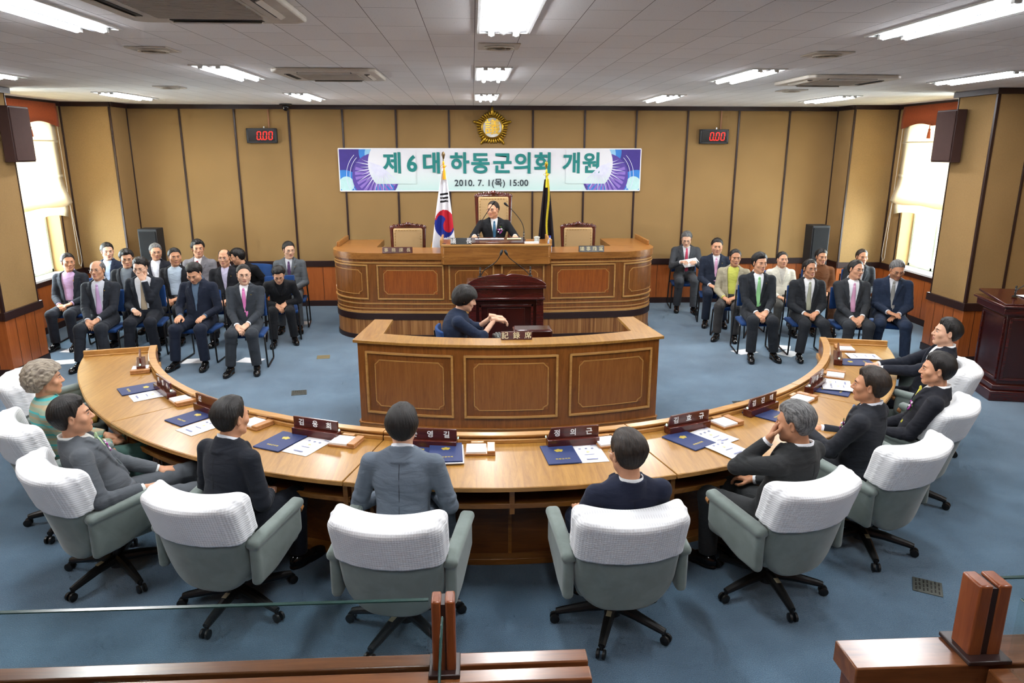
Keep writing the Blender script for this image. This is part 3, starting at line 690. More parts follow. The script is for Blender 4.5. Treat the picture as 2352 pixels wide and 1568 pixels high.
for lb, px in (('beige square ceiling speaker left of the long lamps', (352, 112)), ('beige square ceiling speaker between the central lamps', (1146, 105)), ('beige square ceiling speaker right of centre', (1900, 123)),
               ('small beige ceiling speaker far left towards the back wall', (390, 199)), ('small beige ceiling speaker far right towards the back wall', (1818, 207))):
    p = atz(px[0], px[1], ZT); vent(lb, p.x, p.y)
t = thing('dome_camera', 'small black dome security camera on the ceiling edge above the left clock', 'security camera', (-3.38, 12.75, ZT))
b = MB(); b.lathe([(.001, -.004), (.10, -.004), (.10, -.02), (.07, -.035), (.001, -.036)]); b.build('mount', BLACK, t, smooth=True); b = MB(); b.ell((0, 0, -.05), (.06, .06, .07), 0, 16); b.build('dome', plain('smoked_dome', '1a1518', .08), t, smooth=True)
# ------------------------------------------------------------------ wall fittings
def clock(lb, x):
    t = thing('digital_timer', lb, 'digital timer', (x, YB-.01, 2.95), 0, 'red digital timers on the back wall')
    b = MB(); b.box((0, -.03, 0), (.50, .07, .24)); b.box((0, -.066, .108), (.5, .012, .024)); b.box((0, -.066, -.108), (.5, .012, .024)); b.box((-.236, -.066, 0), (.03, .012, .24)); b.box((.236, -.066, 0), (.03, .012, .24))
    b.build('case', plain('timer_case', '20242a', .4), t, bev=.004)
    b = MB(); b.box((0, -.067, 0), (.44, .004, .19)); b.build('screen', plain('timer_screen', '070405', .25), t)
    b = MB(); seg = []
    def dig(x0, z0, w, h, q=.013):
        sl = .018
        for (a, c2, d, e) in ((0, h/2, w, q), (0, -h/2, w, q), (-w/2, h/4, q, h/2-.012), (w/2, h/4, q, h/2-.012), (-w/2, -h/4, q, h/2-.012), (w/2, -h/4, q, h/2-.012)):
            b.box((x0+a+c2*.12, -.071, z0+c2), (d if d == q else d-.012, .003, e if e != q else q))
    for k, xx in enumerate((-.045, .055, .150)): dig(xx, 0, .056, .125)
    b.box((.0, -.071, -.062), (.016, .003, .016))
    b.build('digits', emit('red_led', 'ff1408', 2.2), t)
    b = MB(); b.box((.12, -.008, .31), (.022, .014, .38)); b.build('conduit', plain('conduit_pink_brown', '9c6a48', .5), t, bev=.002)
    b = MB(); b.box((.04, -.03, .135), (.02, .02, .03)); b.build('bracket', METAL, t)
clock('black digital timer reading 0.00 in red, on the wall left of the banner', -3.87); clock('black digital timer reading 0.00 in red, on the wall right of the banner', 3.88)
# emblem
t = thing('wall_emblem', 'round gold petalled council emblem with gold character on white disc, above the banner', 'emblem', (.02, YB-.01, 3.09))
b = MB(); S5 = [(.205, .030, .115)] + [(.165, .018, .072)]*0
for k in range(5):
    a0 = 2*PI*k/5; M = Matrix.Rotation(a0, 3, 'Y')
    b.ell(M @ Vector((0, -.03, .265)), (.030, .03, .085), 0, 12, M)
    for j in range(1, 7):
        a = a0+2*PI/5*j/7; rr = .242-.022*math.sin(PI*j/7); M = Matrix.Rotation(a, 3, 'Y'); b.ell(M @ Vector((0, -.025, rr)), (.0195, .024, .048), 0, 10, M)
b.build('petals', GOLD, t, smooth=True, ang=80)
Mx = Matrix.Rotation(PI/2, 3, 'X'); b = MB(); b.lathe([(.001, .0), (.19, 0), (.19, .035), (.165, .045), (.16, .03), (.001, .03)], n=48, M=Mx); b.build('ring', GOLD, t, smooth=True)
b = MB(); b.lathe([(.001, .03), (.160, .03), (.160, .036), (.001, .036)], n=48, M=Mx); b.build('disc', plain('ivory_disc', 'e4e1d8', .5), t)
text('character', '議', .27, GOLD, t, (0, -.042, -.005), ex=.005, off=.0025)
# banner: printed cloth
TEAL = plain('teal_print', '0e7f7c', .6); PUR = plain('purple_print', '3b2a86', .6); BLU = plain('blue_print', '2f7fd0', .6); LBL = plain('pale_blue_print', '8fc4e6', .6); VIO = plain('violet_print', '8a6fc4', .6)
AQ = plain('aqua_print', 'b8dfe0', .6)
def bannermat():
    t = NT('banner_cloth', .6); tc = t.n('ShaderNodeTexCoord'); sp = t.n('ShaderNodeSeparateXYZ'); t.l(tc.outputs['Object'], sp.inputs[0])
    m = t.n('ShaderNodeMapRange'); t.l(sp.outputs['Z'], m.inputs[0]); m.inputs[1].default_value = -.36; m.inputs[2].default_value = .36
    t.col(t.ramp(m.outputs[0], [(0, lin('bfe0dd')), (.28, lin('d6e6e6')), (.6, lin('e2e3ea'))])); return t.m
t = thing('banner', 'long white banner with teal Korean lettering and purple printed ends', 'banner', (0, YB-.035, 2.385))
BW, BH = 2.615, .355
b = MB(); b.box((0, 0, 0), (2*BW, .006, 2*BH)); BANM = bannermat(); b.build('sheet', BANM, t)
b = MB()
for z in (-BH, BH): b.box((0, -.003, z), (2*BW, .008, .018))
for x in (-BW, BW): b.box((x, -.003, 0), (.014, .008, 2*BH))
b.build('hem', PAPER, t)
def clip(poly, x0, x1, z0, z1):
    for ax, v, sg in ((0, x0, 1), (0, x1, -1), (1, z0, 1), (1, z1, -1)):
        out = []
        for i in range(len(poly)):
            p, q = poly[i-1], poly[i]; a, c2 = (p[ax]-v)*sg >= 0, (q[ax]-v)*sg >= 0
            if a != c2: tt = (v-p[ax])/(q[ax]-p[ax]); out.append((p[0]+(q[0]-p[0])*tt, p[1]+(q[1]-p[1])*tt))
            if c2: out.append(q)
        poly = out
        if not poly: return []
    return poly
def disc(cx, cz, r, a0=0, a1=2*PI, n=40, r0=0):
    if r0: return [(cx+r*math.cos(a0+(a1-a0)*k/n), cz+r*math.sin(a0+(a1-a0)*k/n)) for k in range(n+1)]+[(cx+r0*math.cos(a1-(a1-a0)*k/n), cz+r0*math.sin(a1-(a1-a0)*k/n)) for k in range(n+1)]
    return [(cx+r*math.cos(a0+(a1-a0)*k/n), cz+r*math.sin(a0+(a1-a0)*k/n)) for k in range(n)]
CL = (-BW+.01, -1.55, -BH+.01, BH-.01)
lay = []
lay.append((1, [(-BW, -BH), (-1.72, -BH), (-1.72, BH), (-BW, BH)]))                       # purple field
lay.append((2, disc(-2.55, -.36, .36))); lay.append((2, disc(-1.95, .30, .32)))
lay.append((3, disc(-1.93, .26, .24))); lay.append((6, disc(-2.5, -.24, .13)))
lay.append((4, disc(-2.0, -.12, .40))); lay.append((2, disc(-1.85, -.30, .16)))
for k in range(14): lay.append((8, disc(-1.98, -.06, .37, PI*(.9+.075*k), PI*(.9+.075*k+.045), 6, .05)))
for r0 in (.43, .49): lay.append((5, disc(-2.0, -.10, r0+.008, PI*.75, PI*1.85, 40, r0)))
lay.append((7, disc(-1.62, .10, .50, n=60)))
for k in range(16):
    a = PI*(.86+.062*k); lay.append((5, [(-1.9+.018*math.cos(a+1.5), .05+.018*math.sin(a+1.5)), (-1.9+.018*math.cos(a-1.5), .05+.018*math.sin(a-1.5)), (-1.92+(.34+.1*(k % 2))*math.cos(a), .03+(.34+.1*(k % 2))*math.sin(a))]))
for sx in (1, -1):
    b = MB()
    for i, (mi, poly) in enumerate(lay):
        if mi == 7: poly = [(p[0], p[1]) for p in poly]
        q = clip(poly, *CL)
        if len(q) < 3 or (mi == 7): 
            if mi != 7: continue
            q = clip(poly, -2.12, -1.3, -BH+.12, BH-.01)
        y = -.0045-.0004*i
        vs = [(sx*p[0], y, p[1]) for p in q]
        if len(q) > 20 and (mi in (5,)) or len(q) in (14,):   # ring sectors are not convex: split into quads
            n = len(q)//2
            if len(q) == len(poly):
                b.add(vs, [(k, k+1, 2*n-2-k, 2*n-1-k) for k in range(n-1)], mi-1); continue
        b.add(vs, [tuple(range(len(q)))], mi-1)
    b.build('printed_pattern', [PUR, BLU, LBL, plain('violet_deep', '54409c', .6), plain('white_print', 'd9dcf2', .6), AQ, BANM, VIO], t)
for body, x in (('제', -1.70), ('6', -1.37), ('대', -1.03), ('하', -.55), ('동', -.19), ('군', .19), ('의', .55), ('회', .90), ('개', 1.40), ('원', 1.75)):
    text('lettering_shadow', body, .37, plain('letter_shadow', '9fb0ae', .7), t, (x+.008, -.0145, .085), off=.008, sx=.98)
    text('lettering', body, .37, TEAL, t, (x, -.018, .092), off=.011, sx=.98)
text('date_lettering', '2010. 7. 1(목) 15:00', .15, plain('date_ink', '23303a', .7), t, (0, -.016, -.225), off=.002, sp=1.06)
# roman blinds with pelmet and tassel
BLIND = NT('blind_cloth', .85); BLIND.b.inputs['Base Color'].default_value = lin('e6ddc8'); 
_tl = BLIND.n('ShaderNodeBsdfTranslucent'); _tl.inputs['Color'].default_value = lin('f6ead0'); _ms = BLIND.n('ShaderNodeMixShader'); _ms.inputs['Fac'].default_value = .45
BLIND.l(BLIND.b.outputs[0], _ms.inputs[1]); BLIND.l(_tl.outputs[0], _ms.inputs[2]); BLIND.l(_ms.outputs[0], [n for n in BLIND.t.nodes if n.type == 'OUTPUT_MATERIAL'][0].inputs['Surface'])
_v = BLIND.coord((1, 60, 2)); BLIND.bump(BLIND.noise(_v, 2, 3), .25, .01)
PELM = cloth('russet_brocade', '9c4a26', .8, 60, .3, False)
for sx in (-1, 1):
    side = 'left' if sx < 0 else 'right'
    t = thing('roman_blind', 'cream roman blind with russet scalloped pelmet, half raised, at the %s-hand window' % side, 'blind', (sx*(XW-.03), 11.2, 3.36), 0, 'roman blinds')
    Y0, Y1 = -.98, .95
    prof = [(0, 0), (.01, -.5), (.012, -.52), (.02, -.50), (.02, -.53), (.01, -.54), (.012, -1.02), (.022, -1.02), (.02, -1.06), (.01, -1.07), (.02, -1.20), (.07, -1.40), (.085, -1.46), (.06, -1.50), (.03, -1.49)]
    b = MB(); n = len(prof); fs = []
    vs = []
    for j in range(13):
        y = Y0+(Y1-Y0)*j/12; fl = (1 if j in (12, 0) else 0)
        for (o, z) in prof: vs.append((-sx*(.02+o), y*(1+.04*max(0, (-z-1.1))/.4), z+.012*math.sin(j*1.1)*(z < -1.2)))
    b.add(vs, [(j*n+k, j*n+k+1, (j+1)*n+k+1, (j+1)*n+k) for j in range(12) for k in range(n-1)])
    o = b.build('blind_cloth', BLIND.m, t, smooth=True, ang=50); s = o.modifiers.new('t', 'SOLIDIFY'); s.thickness = .003
    b = MB(); vs = []; m = 24
    for j in range(m+1):
        y = Y0+(Y1-Y0)*j/m; q = j/m; zb = -1.68+.06*abs(math.sin(PI*q*2))-(.05*math.exp(-((q-.5)/.06)**2))
        vs += [(-sx*.035, y, -1.40), (-sx*.045, y, -1.55), (-sx*(.04+.01*math.sin(j)), y, zb)]
    b.add(vs, [(j*3+k, j*3+k+1, (j+1)*3+k+1, (j+1)*3+k) for j in range(m) for k in range(2)])
    o = b.build('hem_flounce', BLIND.m, t, smooth=True); s = o.modifiers.new('t', 'SOLIDIFY'); s.thickness = .003
    b = MB(); vs = []
    for j in range(m+1):
        y = Y0-.03+(Y1-Y0+.06)*j/m; q = j/m; zb = -.30+.07*(abs(math.sin(PI*q*2))**1.3)+(-.0 if abs(q-.5) > .05 else .02)
        vs += [(-sx*.07, y, .05), (-sx*.085, y, -.1), (-sx*.08, y, zb)]
    b.add(vs, [(j*3+k, j*3+k+1, (j+1)*3+k+1, (j+1)*3+k) for j in range(m) for k in range(2)])
    o = b.build('pelmet', PELM, t, smooth=True); s = o.modifiers.new('t', 'SOLIDIFY'); s.thickness = .008
    ty = -.02+.18
    b = MB(); b.tube([(-sx*.1, ty, -.24), (-sx*.1, ty, -.32)], .006, 6); b.ell((-sx*.1, ty, -.33), (.018, .018, .02)); b.lathe([(.012, -.34), (.02, -.37), (.028, -.46), (.001, -.46)], (-sx*.1, ty, 0), 12); b.build('tassel', PELM, t, smooth=True)
    b = MB(); b.tube([(-sx*.05, .97, -.2), (-sx*.05, 1.0, -1.6), (-sx*.05, 1.02, -2.45)], .004, 6); b.tube([(-sx*.05, .99, -1.4), (-sx*.05, 1.1, -2.2), (-sx*.05, 1.11, -2.42), (-sx*.05, 1.06, -2.5), (-sx*.05, 1.02, -2.45)], .004, 6); b.build('cord', RUFF, t, smooth=True)
# loudspeakers
for sx in (-1, 1):
    t = thing('wall_loudspeaker', 'dark brown box loudspeaker hung high on the %s-hand pillar' % ('left' if sx < 0 else 'right'), 'loudspeaker', (sx*6.0, 9.62, 2.9), 0, 'brown wall loudspeakers')
    b = MB(); b.box((-sx*.085, 0, 0), (.13, .42, .66)); b.build('cabinet', plain('speaker_brown', '3c2420', .6), t, bev=.006)
    b = MB(); b.box((-sx*.156, 0, 0), (.012, .39, .62)); b.build('grille', plain('speaker_cloth', '442c27', .9), t, bev=.003)
    b = MB(); b.box((-sx*.02, 0, 0), (.06, .1, .2)); b.build('bracket', BLACK, t)
def tower(lb, px, y, w=.30):
    p = aty(px[0], px[1], y); t = thing('tower_loudspeaker', lb, 'loudspeaker', (p.x, y, 0), 0, 'black floor loudspeakers')
    b = MB(); b.box((0, 0, p.z/2), (w, .28, p.z)); b.build('cabinet', plain('speaker_black', '17191c', .6), t, bev=.008)
    b = MB(); b.box((0, -.145, p.z/2+.02), (w-.04, .012, p.z-.12)); b.build('grille', plain('speaker_mesh', '0d0e10', .9), t, bev=.003)
tower('tall black floor loudspeaker in the left rear corner behind the seated men', (345, 524), 12.3); tower('tall black floor loudspeaker in the right rear corner behind the seated guests', (1879, 516), 12.2)
# ------------------------------------------------------------------ the dais
def rounded_path(xc, y0, hwid, rad, yback, bow):
    # front edge of a bowed bench with round corners: s in metres from the left back, outward normal
    pts = []
    for k in range(12): pts.append((-hwid, yback+(y0+rad-yback)*k/12))
    for k in range(13): a = PI+PI/2*k/12; pts.append((-hwid+rad+rad*math.cos(a), y0+rad+rad*math.sin(a)))
    m = 40
    for k in range(1, m): pts.append((-hwid+rad+(2*hwid-2*rad)*k/m, y0))
    pts += [(-x, y) for x, y in pts[:25][::-1]]
    pts = [(xc+x, y-bow*max(0, 1-(x/hwid)**2)) for x, y in pts]
    P = np.array(pts); seg = np.linalg.norm(np.diff(P, axis=0), axis=1); S = np.concatenate(([0], np.cumsum(seg)))
    def f(s):
        s = min(max(s, 0), S[-1]); x = float(np.interp(s, S, P[:, 0])); y = float(np.interp(s, S, P[:, 1])); e = .04
        a = (np.interp(min(s+e, S[-1]), S, P[:, 0])-np.interp(max(s-e, 0), S, P[:, 0])); c2 = (np.interp(min(s+e, S[-1]), S, P[:, 1])-np.interp(max(s-e, 0), S, P[:, 1])); L = math.hypot(a, c2)
        return (x, y), (c2/L, -a/L)
    f.L = float(S[-1]); f.S = S; f.P = P; return f
def sx_at(f, x, front=True):   # path length where the front passes x
    i = len(f.P)//2; Xs = f.P[12:-12, 0]; Ss = f.S[12:-12]; return float(np.interp(x, Xs, Ss))
def curved_panel(f, s0, s1, z0, z1, parent, inner, depth=0., corner=.05, name='panel'):
    fr = MB(); w = .022; m = .075
    for a, c2, d, e in ((s0, s1, z1-w, z1), (s0, s1, z0, z0+w), (s0, s0+w, z0, z1), (s1-w, s1, z0, z1)): fr.strip(f, a, c2, d, e, depth, depth+.022)
    root = fr.build(name, WTRIM, parent, bev=.003)
    bv = MB(); i0, i1, j0, j1 = s0+w+m, s1-w-m, z0+w+m*.8, z1-w-m*.8
    bv.strip(f, s0+w, s1-w, j1, z1-w, depth-.01, depth+.004); bv.strip(f, s0+w, s1-w, z0+w, j0, depth-.01, depth+.004); bv.strip(f, s0+w, i0, j0, j1, depth-.01, depth+.004); bv.strip(f, i1, s1-w, j0, j1, depth-.01, depth+.004)
    bv.build('panel_border', WPAN, root)
    ip = MB(); ip.strip(f, i0, i1, j0, j1, depth-.01, depth+.008); ip.build('panel_field', inner, root)
    bd = MB(); q = .009; c = corner
    def seg(a, z_a, c2, z_c):
        n = 6; vs = []
        for k in range(n+1):
            s = a+(c2-a)*k/n; z = z_a+(z_c-z_a)*k/n; (x, y), nn = f(s)
            L = math.hypot(c2-a, z_c-z_a); ds, dz = -(z_c-z_a)/L*q/2, (c2-a)/L*q/2
            (xa, ya), _ = f(s+ds); (xb, yb), _ = f(s-ds); o = depth+.012
            vs += [(xa+nn[0]*o, ya+nn[1]*o, z+dz), (xb+nn[0]*o, yb+nn[1]*o, z-dz), (xb+nn[0]*(depth+.004), yb+nn[1]*(depth+.004), z-dz), (xa+nn[0]*(depth+.004), ya+nn[1]*(depth+.004), z+dz)]
        bd.add(vs, [(4*k+a_, 4*k+(a_+1) % 4, 4*k+4+(a_+1) % 4, 4*k+4+a_) for k in range(n) for a_ in range(4)])
    pts = [(i0+c, j0), (i1-c, j0), (i1-c, j0+c*.45), (i1, j0+c), (i1, j1-c), (i1-c*.55, j1-c*.55), (i1-c, j1), (i0+c, j1), (i0+c*.55, j1-c*.55), (i0, j1-c), (i0, j0+c), (i0+c*.55, j0+c*.55)]
    for k in range(len(pts)): seg(*pts[k-1], *pts[k])
    bd.build('bead', WTRIM, root); return root
PF = rounded_path(0, 10.66, 2.42, .55, 12.2, .16)
t = thing('dais_platform', 'low stage platform faced with narrow upright wooden slats under the chairman\'s bench', 'platform', (0, 0, 0))
b = MB(); n = 90; ring = [(PF(PF.L*k/n)[0][0]-PF(PF.L*k/n)[1][0]*.03, PF(PF.L*k/n)[0][1]-PF(PF.L*k/n)[1][1]*.03) for k in range(n+1)]; b.prism(ring+[(2.39, 12.9), (-2.39, 12.9)], .02, .30); b.build('deck', CARPET, t)
b = MB(); b.strip(PF, 0, PF.L, .06, .30, -.02, 0); b.build('slatted_front', SLAT, t); b = MB(); b.strip(PF, 0, PF.L, 0, .07, -.02, .012); b.build('skirting', DKTRIM, t, bev=.003)
t = thing('chairman_bench', 'long curved honey-wood bench of the chairman with panelled front and rounded ends', 'bench', (0, 0, 0))
b = MB(); b.strip(PF, 0, PF.L, .30, .395, -.02, .015); b.build('base_band', DKTRIM, t, bev=.003)
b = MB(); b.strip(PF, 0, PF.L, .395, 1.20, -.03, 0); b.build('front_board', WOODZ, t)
b = MB()
for z0, z1, o in ((.395, .43, .012), (.46, .475, .008), (.53, .55, .012), (1.13, 1.15, .014), (1.19, 1.22, .018)): b.strip(PF, 0, PF.L, z0, z1, 0, o)
b.build('moulding', WTRIM, t, bev=.003)
b = MB(); b.strip(PF, 0, PF.L, 1.19, 1.285, -.62, .03); b.build('bench_top', WOOD, t, bev=.008)
b = MB(); b.strip(PF, 0, .9, 1.28, 1.36, -.04, .0); b.strip(PF, PF.L-.9, PF.L, 1.28, 1.36, -.04, .0); b.build('raised_edge', WOOD, t, bev=.006)
X = lambda x: sx_at(PF, x)
for a, c2, m in ((X(-1.73), X(-.76), WRED), (X(-.69), X(-.03), WOODZ), (X(.07), X(.70), WOODZ), (X(.80), X(1.76), WRED), (X(-2.32)-.35, X(-1.86), WOODZ), (X(1.88), X(2.32)+.35, WOODZ)): curved_panel(PF, a, c2, .60, 1.115, t, m)
b = MB()   # raised middle desk of the bench
b.prism([(-.75, 10.40), (.75, 10.40), (.80, 10.52), (.80, 11.2), (-.80, 11.2), (-.80, 10.52)], 1.13, 1.40); b.build('raised_desk', WOOD, t, bev=.006)
b = MB(); b.box((0, 10.42, 1.405), (1.56, .07, .03)); b.box((0, 10.43, 1.24), (1.54, .05, .012)); b.box((-.79, 10.85, 1.43), (.03, .75, .09)); b.box((.79, 10.85, 1.43), (.03, .75, .09)); b.build('desk_lip', WTRIM, t, bev=.005)
t = thing('reading_stand', 'low dark red reading stand with papers on the chairman\'s raised desk', 'reading stand', (.03, 10.68, 1.40))
b = MB(); b.prism([(-.16, 0), (.16, 0), (.16, .07), (-.16, .03)], -.40, .40, 0, Matrix(((0, 0, 1), (1, 0, 0), (0, 1, 0)))); b.build('stand', CHERRY, t, bev=.004)
b = MB(); b.box((-.12, .03, .062), (.42, .05, .006), Matrix.Rotation(R(7), 3, 'X')); b.build('open_papers', PAPER, t); b = MB(); b.box((.24, .03, .062), (.21, .06, .007), Matrix.Rotation(R(7), 3, 'X')); b.build('folder', plain('cream_folder', 'd7cfa2', .6), t)
def plate_sign(lb, body, px, Y, w, h, m, ink=None, size=.07, sp=1., rz=0, z=None):
    p = aty(px[0], px[1], Y); zb = z if z is not None else p.z-h/2
    t = thing('nameplate', lb, 'nameplate', (p.x, Y, zb), rz)
    b = MB(); b.prism([(-.035, 0), (.035, 0), (.006, h), (-.012, h)], -w/2, w/2, 0, Matrix(((0, 0, 1), (1, 0, 0), (0, 1, 0)))); b.build('block', m, t, bev=.003)
    n = len(body); step = w*.74/max(1, n-1) if n > 1 else 0; a = math.atan2(.023, h)
    for i, ch in enumerate(body): text('character', ch, size, ink or LETTER, t, (-w*.37+step*i, -.0268, h*.5), (PI/2-a, 0, 0), off=.0004)
    return t
plate_sign('long maroon nameplate with four pale characters, on the bench before the left empty chair', '事務課長', (913, 575), 10.56, .43, .085, PLATEW, plain('faded_gold', 'c9b48c', .5), .062, z=1.285)
plate_sign('black nameplate with two white characters on the chairman\'s raised desk', '議長', (1059, 556), 10.44, .30, .09, BLACK, None, .085, z=1.421)
plate_sign('black nameplate with four cream characters, on the bench before the right empty chair', '議事擔當', (1358, 571), 10.56, .37, .09, plain('black_gloss', '120c0c', .2), plain('cream_letter', 'e0d3a8', .5), .066, z=1.285)
def gooseneck(lb, pts, base=None, name='gooseneck_microphone'):
    p0 = Vector(pts[0]); t = thing(name, lb, 'microphone', p0)
    q = [Vector(p)-p0 for p in pts]
    sm = []                       # smooth the neck
    for i in range(len(q)-1):
        a, b_, c2, d = q[max(i-1, 0)], q[i], q[i+1], q[min(i+2, len(q)-1)]
        for k in range(6):
            u = k/6; sm.append(.5*((2*b_)+(-a+c2)*u+(2*a-5*b_+4*c2-d)*u*u+(-a+3*b_-3*c2+d)*u**3))
    sm.append(q[-1])
    b = MB(); b.tube(sm, .0055, 8); b.build('neck', BLACK, t, smooth=True)
    d = (sm[-1]-sm[-3]).normalized(); b = MB(); b.tube([sm[-1]-d*.03, sm[-1]-d*.01, sm[-1]+d*.03, sm[-1]+d*.045], [.009, .017, .018, .008], 10); b.build('capsule', BLACK, t, smooth=True)
    b = MB(); b.lathe([(.03, 0), (.03, .008), (.010, .015), (.010, .12), (.007, .125)], n=14); b.lathe([(.0105, .05), (.0105, .06)], n=14, mi=1); b.lathe([(.0105, .085), (.0105, .095)], n=14, mi=1); b.build('stem', [BLACK, METAL], t, smooth=True)
def A3(px, Y): return aty(px[0], px[1], Y)
gooseneck('black gooseneck microphone to the left before the seated chairman\'s face', [A3((1099, 552), 10.72), A3((1100, 525), 10.72), A3((1108, 505), 10.72), A3((1124, 480), 10.7), A3((1133, 467), 10.68)])
gooseneck('black gooseneck microphone to the right of the seated chairman', [A3((1203, 551), 10.72), A3((1203, 525), 10.72), A3((1195, 505), 10.72), A3((1177, 483), 10.7), A3((1163, 470), 10.68)])
t = thing('desk_clock', 'small black and white stand left of the raised desk', 'desk clock', (A3((1020, 573), 10.6).x, 10.6, 1.285)); b = MB(); b.box((0, 0, .01), (.06, .05, .02)); b.box((0, .01, .07), (.05, .012, .11), Matrix.Rotation(R(-12), 3, 'X')); b.build('stand', BLACK, t, bev=.003); b = MB(); b.prism([(-.015, .03), (.015, .03), (0, .11)], -.002, .006, 0, Matrix(((1, 0, 0), (0, 0, -1), (0, 1, 0)))); b.build('white_face', WHITEP, t)
t = thing('water_bottle', 'clear water bottle with blue cap and label right of the raised desk', 'bottle', (A3((1261, 570), 10.62).x+.01, 10.62, 1.285))
b = MB(); b.lathe([(.03, 0), (.033, .01), (.033, .14), (.028, .165), (.014, .19), (.013, .21)], n=18); b.build('bottle_body', plain('clear_plastic', 'b9c9e0', .1), t, smooth=True); b = MB(); b.lathe([(.016, .205), (.016, .228), (.001, .23)], n=16); b.build('cap', plain('blue_cap', '2440a8', .4), t, smooth=True); b = MB(); b.lathe([(.0336, .07), (.0336, .125)], n=18); b.build('bottle_label', plain('blue_label', '3b56a8', .4), t, smooth=True)
t = thing('glass_tumbler', 'covered glass tumbler on the right end of the raised desk', 'glass', (A3((1233, 556), 10.6).x, 10.6, 1.40)); b = MB(); b.lathe([(.036, 0), (.04, .09), (.038, .09), (.034, .005)], n=20); b.build('glass_body', plain('frosted_glass', 'c9cdc8', .1), t, smooth=True); b = MB(); b.lathe([(.045, .09), (.045, .1), (.02, .11), (.001, .112)], n=20); b.build('glass_lid', plain('lid_grey', 'c2c4bd', .3), t, smooth=True)
b = MB(); b.box((0, 0, .02), (.20, .09, .04)); tag(b.build('paper_card', PAPER, loc=(A3((1224, 556), 10.5).x-.02, 10.5, 1.40)), 'white folded card on the right part of the raised desk', 'card')
# carved chairs behind the bench
CARV = wood('carved_mahogany', '38130c', '5c2216', 'z', .25, 1, .5); UPH = cloth('tan_upholstery', 'b5966a', .6, 200, .2, False); STUD = plain('brass_stud', 'a8854a', .3, .8)
def carved(lb, x, y, wdt, top, grp=None, fl=.30):
    t = thing('carved_armchair', lb, 'chair', (x, y, fl), 0, grp); top -= fl; w = wdt/2; s0 = .46
    for sx in (-1, 1):
        b = MB(); b.tube([(sx*w*.86, 0, s0), (sx*w*.95, .04, (top+s0)/2), (sx*w, .07, top-.03)], [.028, .026, .03], 10); b.ell((sx*w, .07, top-.02), (.036, .03, .036)); b.build('back_post', CARV, t, smooth=True)
        b = MB(); b.tube([(sx*(w+.02), .0, .68), (sx*(w+.05), -.2, .69), (sx*(w+.04), -.42, .66), (sx*(w+.02), -.46, .62)], [.022, .026, .028, .02], 10); b.tube([(sx*(w+.03), -.36, .66), (sx*(w+.01), -.38, .45)], .02, 8); b.build('armrest', CARV, t, smooth=True)
        for yy in (-.42, .02):
            b = MB(); b.tube([(sx*(w-.01), yy, .42), (sx*(w+.01), yy-.02, .25), (sx*(w-.03), yy, .10), (sx*(w-.01), yy-.02, 0)], [.035, .03, .02, .028], 10); b.build('leg', CARV, t, smooth=True)
    b = MB()
    for k in range(15):
        q = k/14*2-1; z = top+.035*(1-abs(q))**.7; b.ell((q*w, .07, z-.012), (w/12, .028, .030+.01*(k % 2)), 0, 10)
    b.ell((0, .055, top+.03), (.055, .03, .04)); b.ell((-.07, .055, top+.02), (.04, .025, .022)); b.ell((.07, .055, top+.02), (.04, .025, .022)); b.tube([(-w, .07, top-.025), (0, .07, top-.005), (w, .07, top-.025)], .028, 8)
    b.build('carved_crest', CARV, t, smooth=True); b = MB(); b.tube([(-w*.9, .02, s0+.08), (w*.9, .02, s0+.08)], .025, 8); b.build('lower_rail', CARV, t, smooth=True)
    b = MB(); b.box((0, .035, (top+s0)/2+.03), (2*w-.06, .05, top-s0-.12)); b.build('back_pad', UPH, t, bev=.02)
    b = MB()
    for k in range(int((top-s0-.16)/.045)):
        for sx in (-1, 1): b.ell((sx*(w-.055), .008, s0+.13+k*.045), (.009, .006, .009), 0, 6)
    for k in range(int((2*w-.12)/.045)): b.ell((-w+.075+k*.045, .008, top-.06), (.009, .006, .009), 0, 6)
    b.build('studs', STUD, t, smooth=True)
    b = MB(); b.box((0, -.2, .43), (2*w, .5, .06)); b.build('seat_rail', CARV, t, bev=.01); b = MB(); b.box((0, -.2, .48), (2*w-.04, .46, .07)); b.build('seat_pad', UPH, t, bev=.025)
carved('empty carved mahogany armchair with tan upholstery, left of the flags', -1.37, 11.75, .52, 1.54, 'empty carved armchairs'); carved('empty carved mahogany armchair with tan upholstery, right of the dark flag', 1.37, 11.75, .52, 1.54, 'empty carved armchairs')
b = MB(); b.box((0, 12.0, .44), (1.5, 1.7, .28)); tag(b.build('chair_riser', CARPET), 'carpeted step under the chairman\'s high-backed chair, behind the bench', 'step')
carved('tall carved high-backed chair with tan upholstery behind the chairman', 0.0, 11.75, .54, 2.03, None, .58)
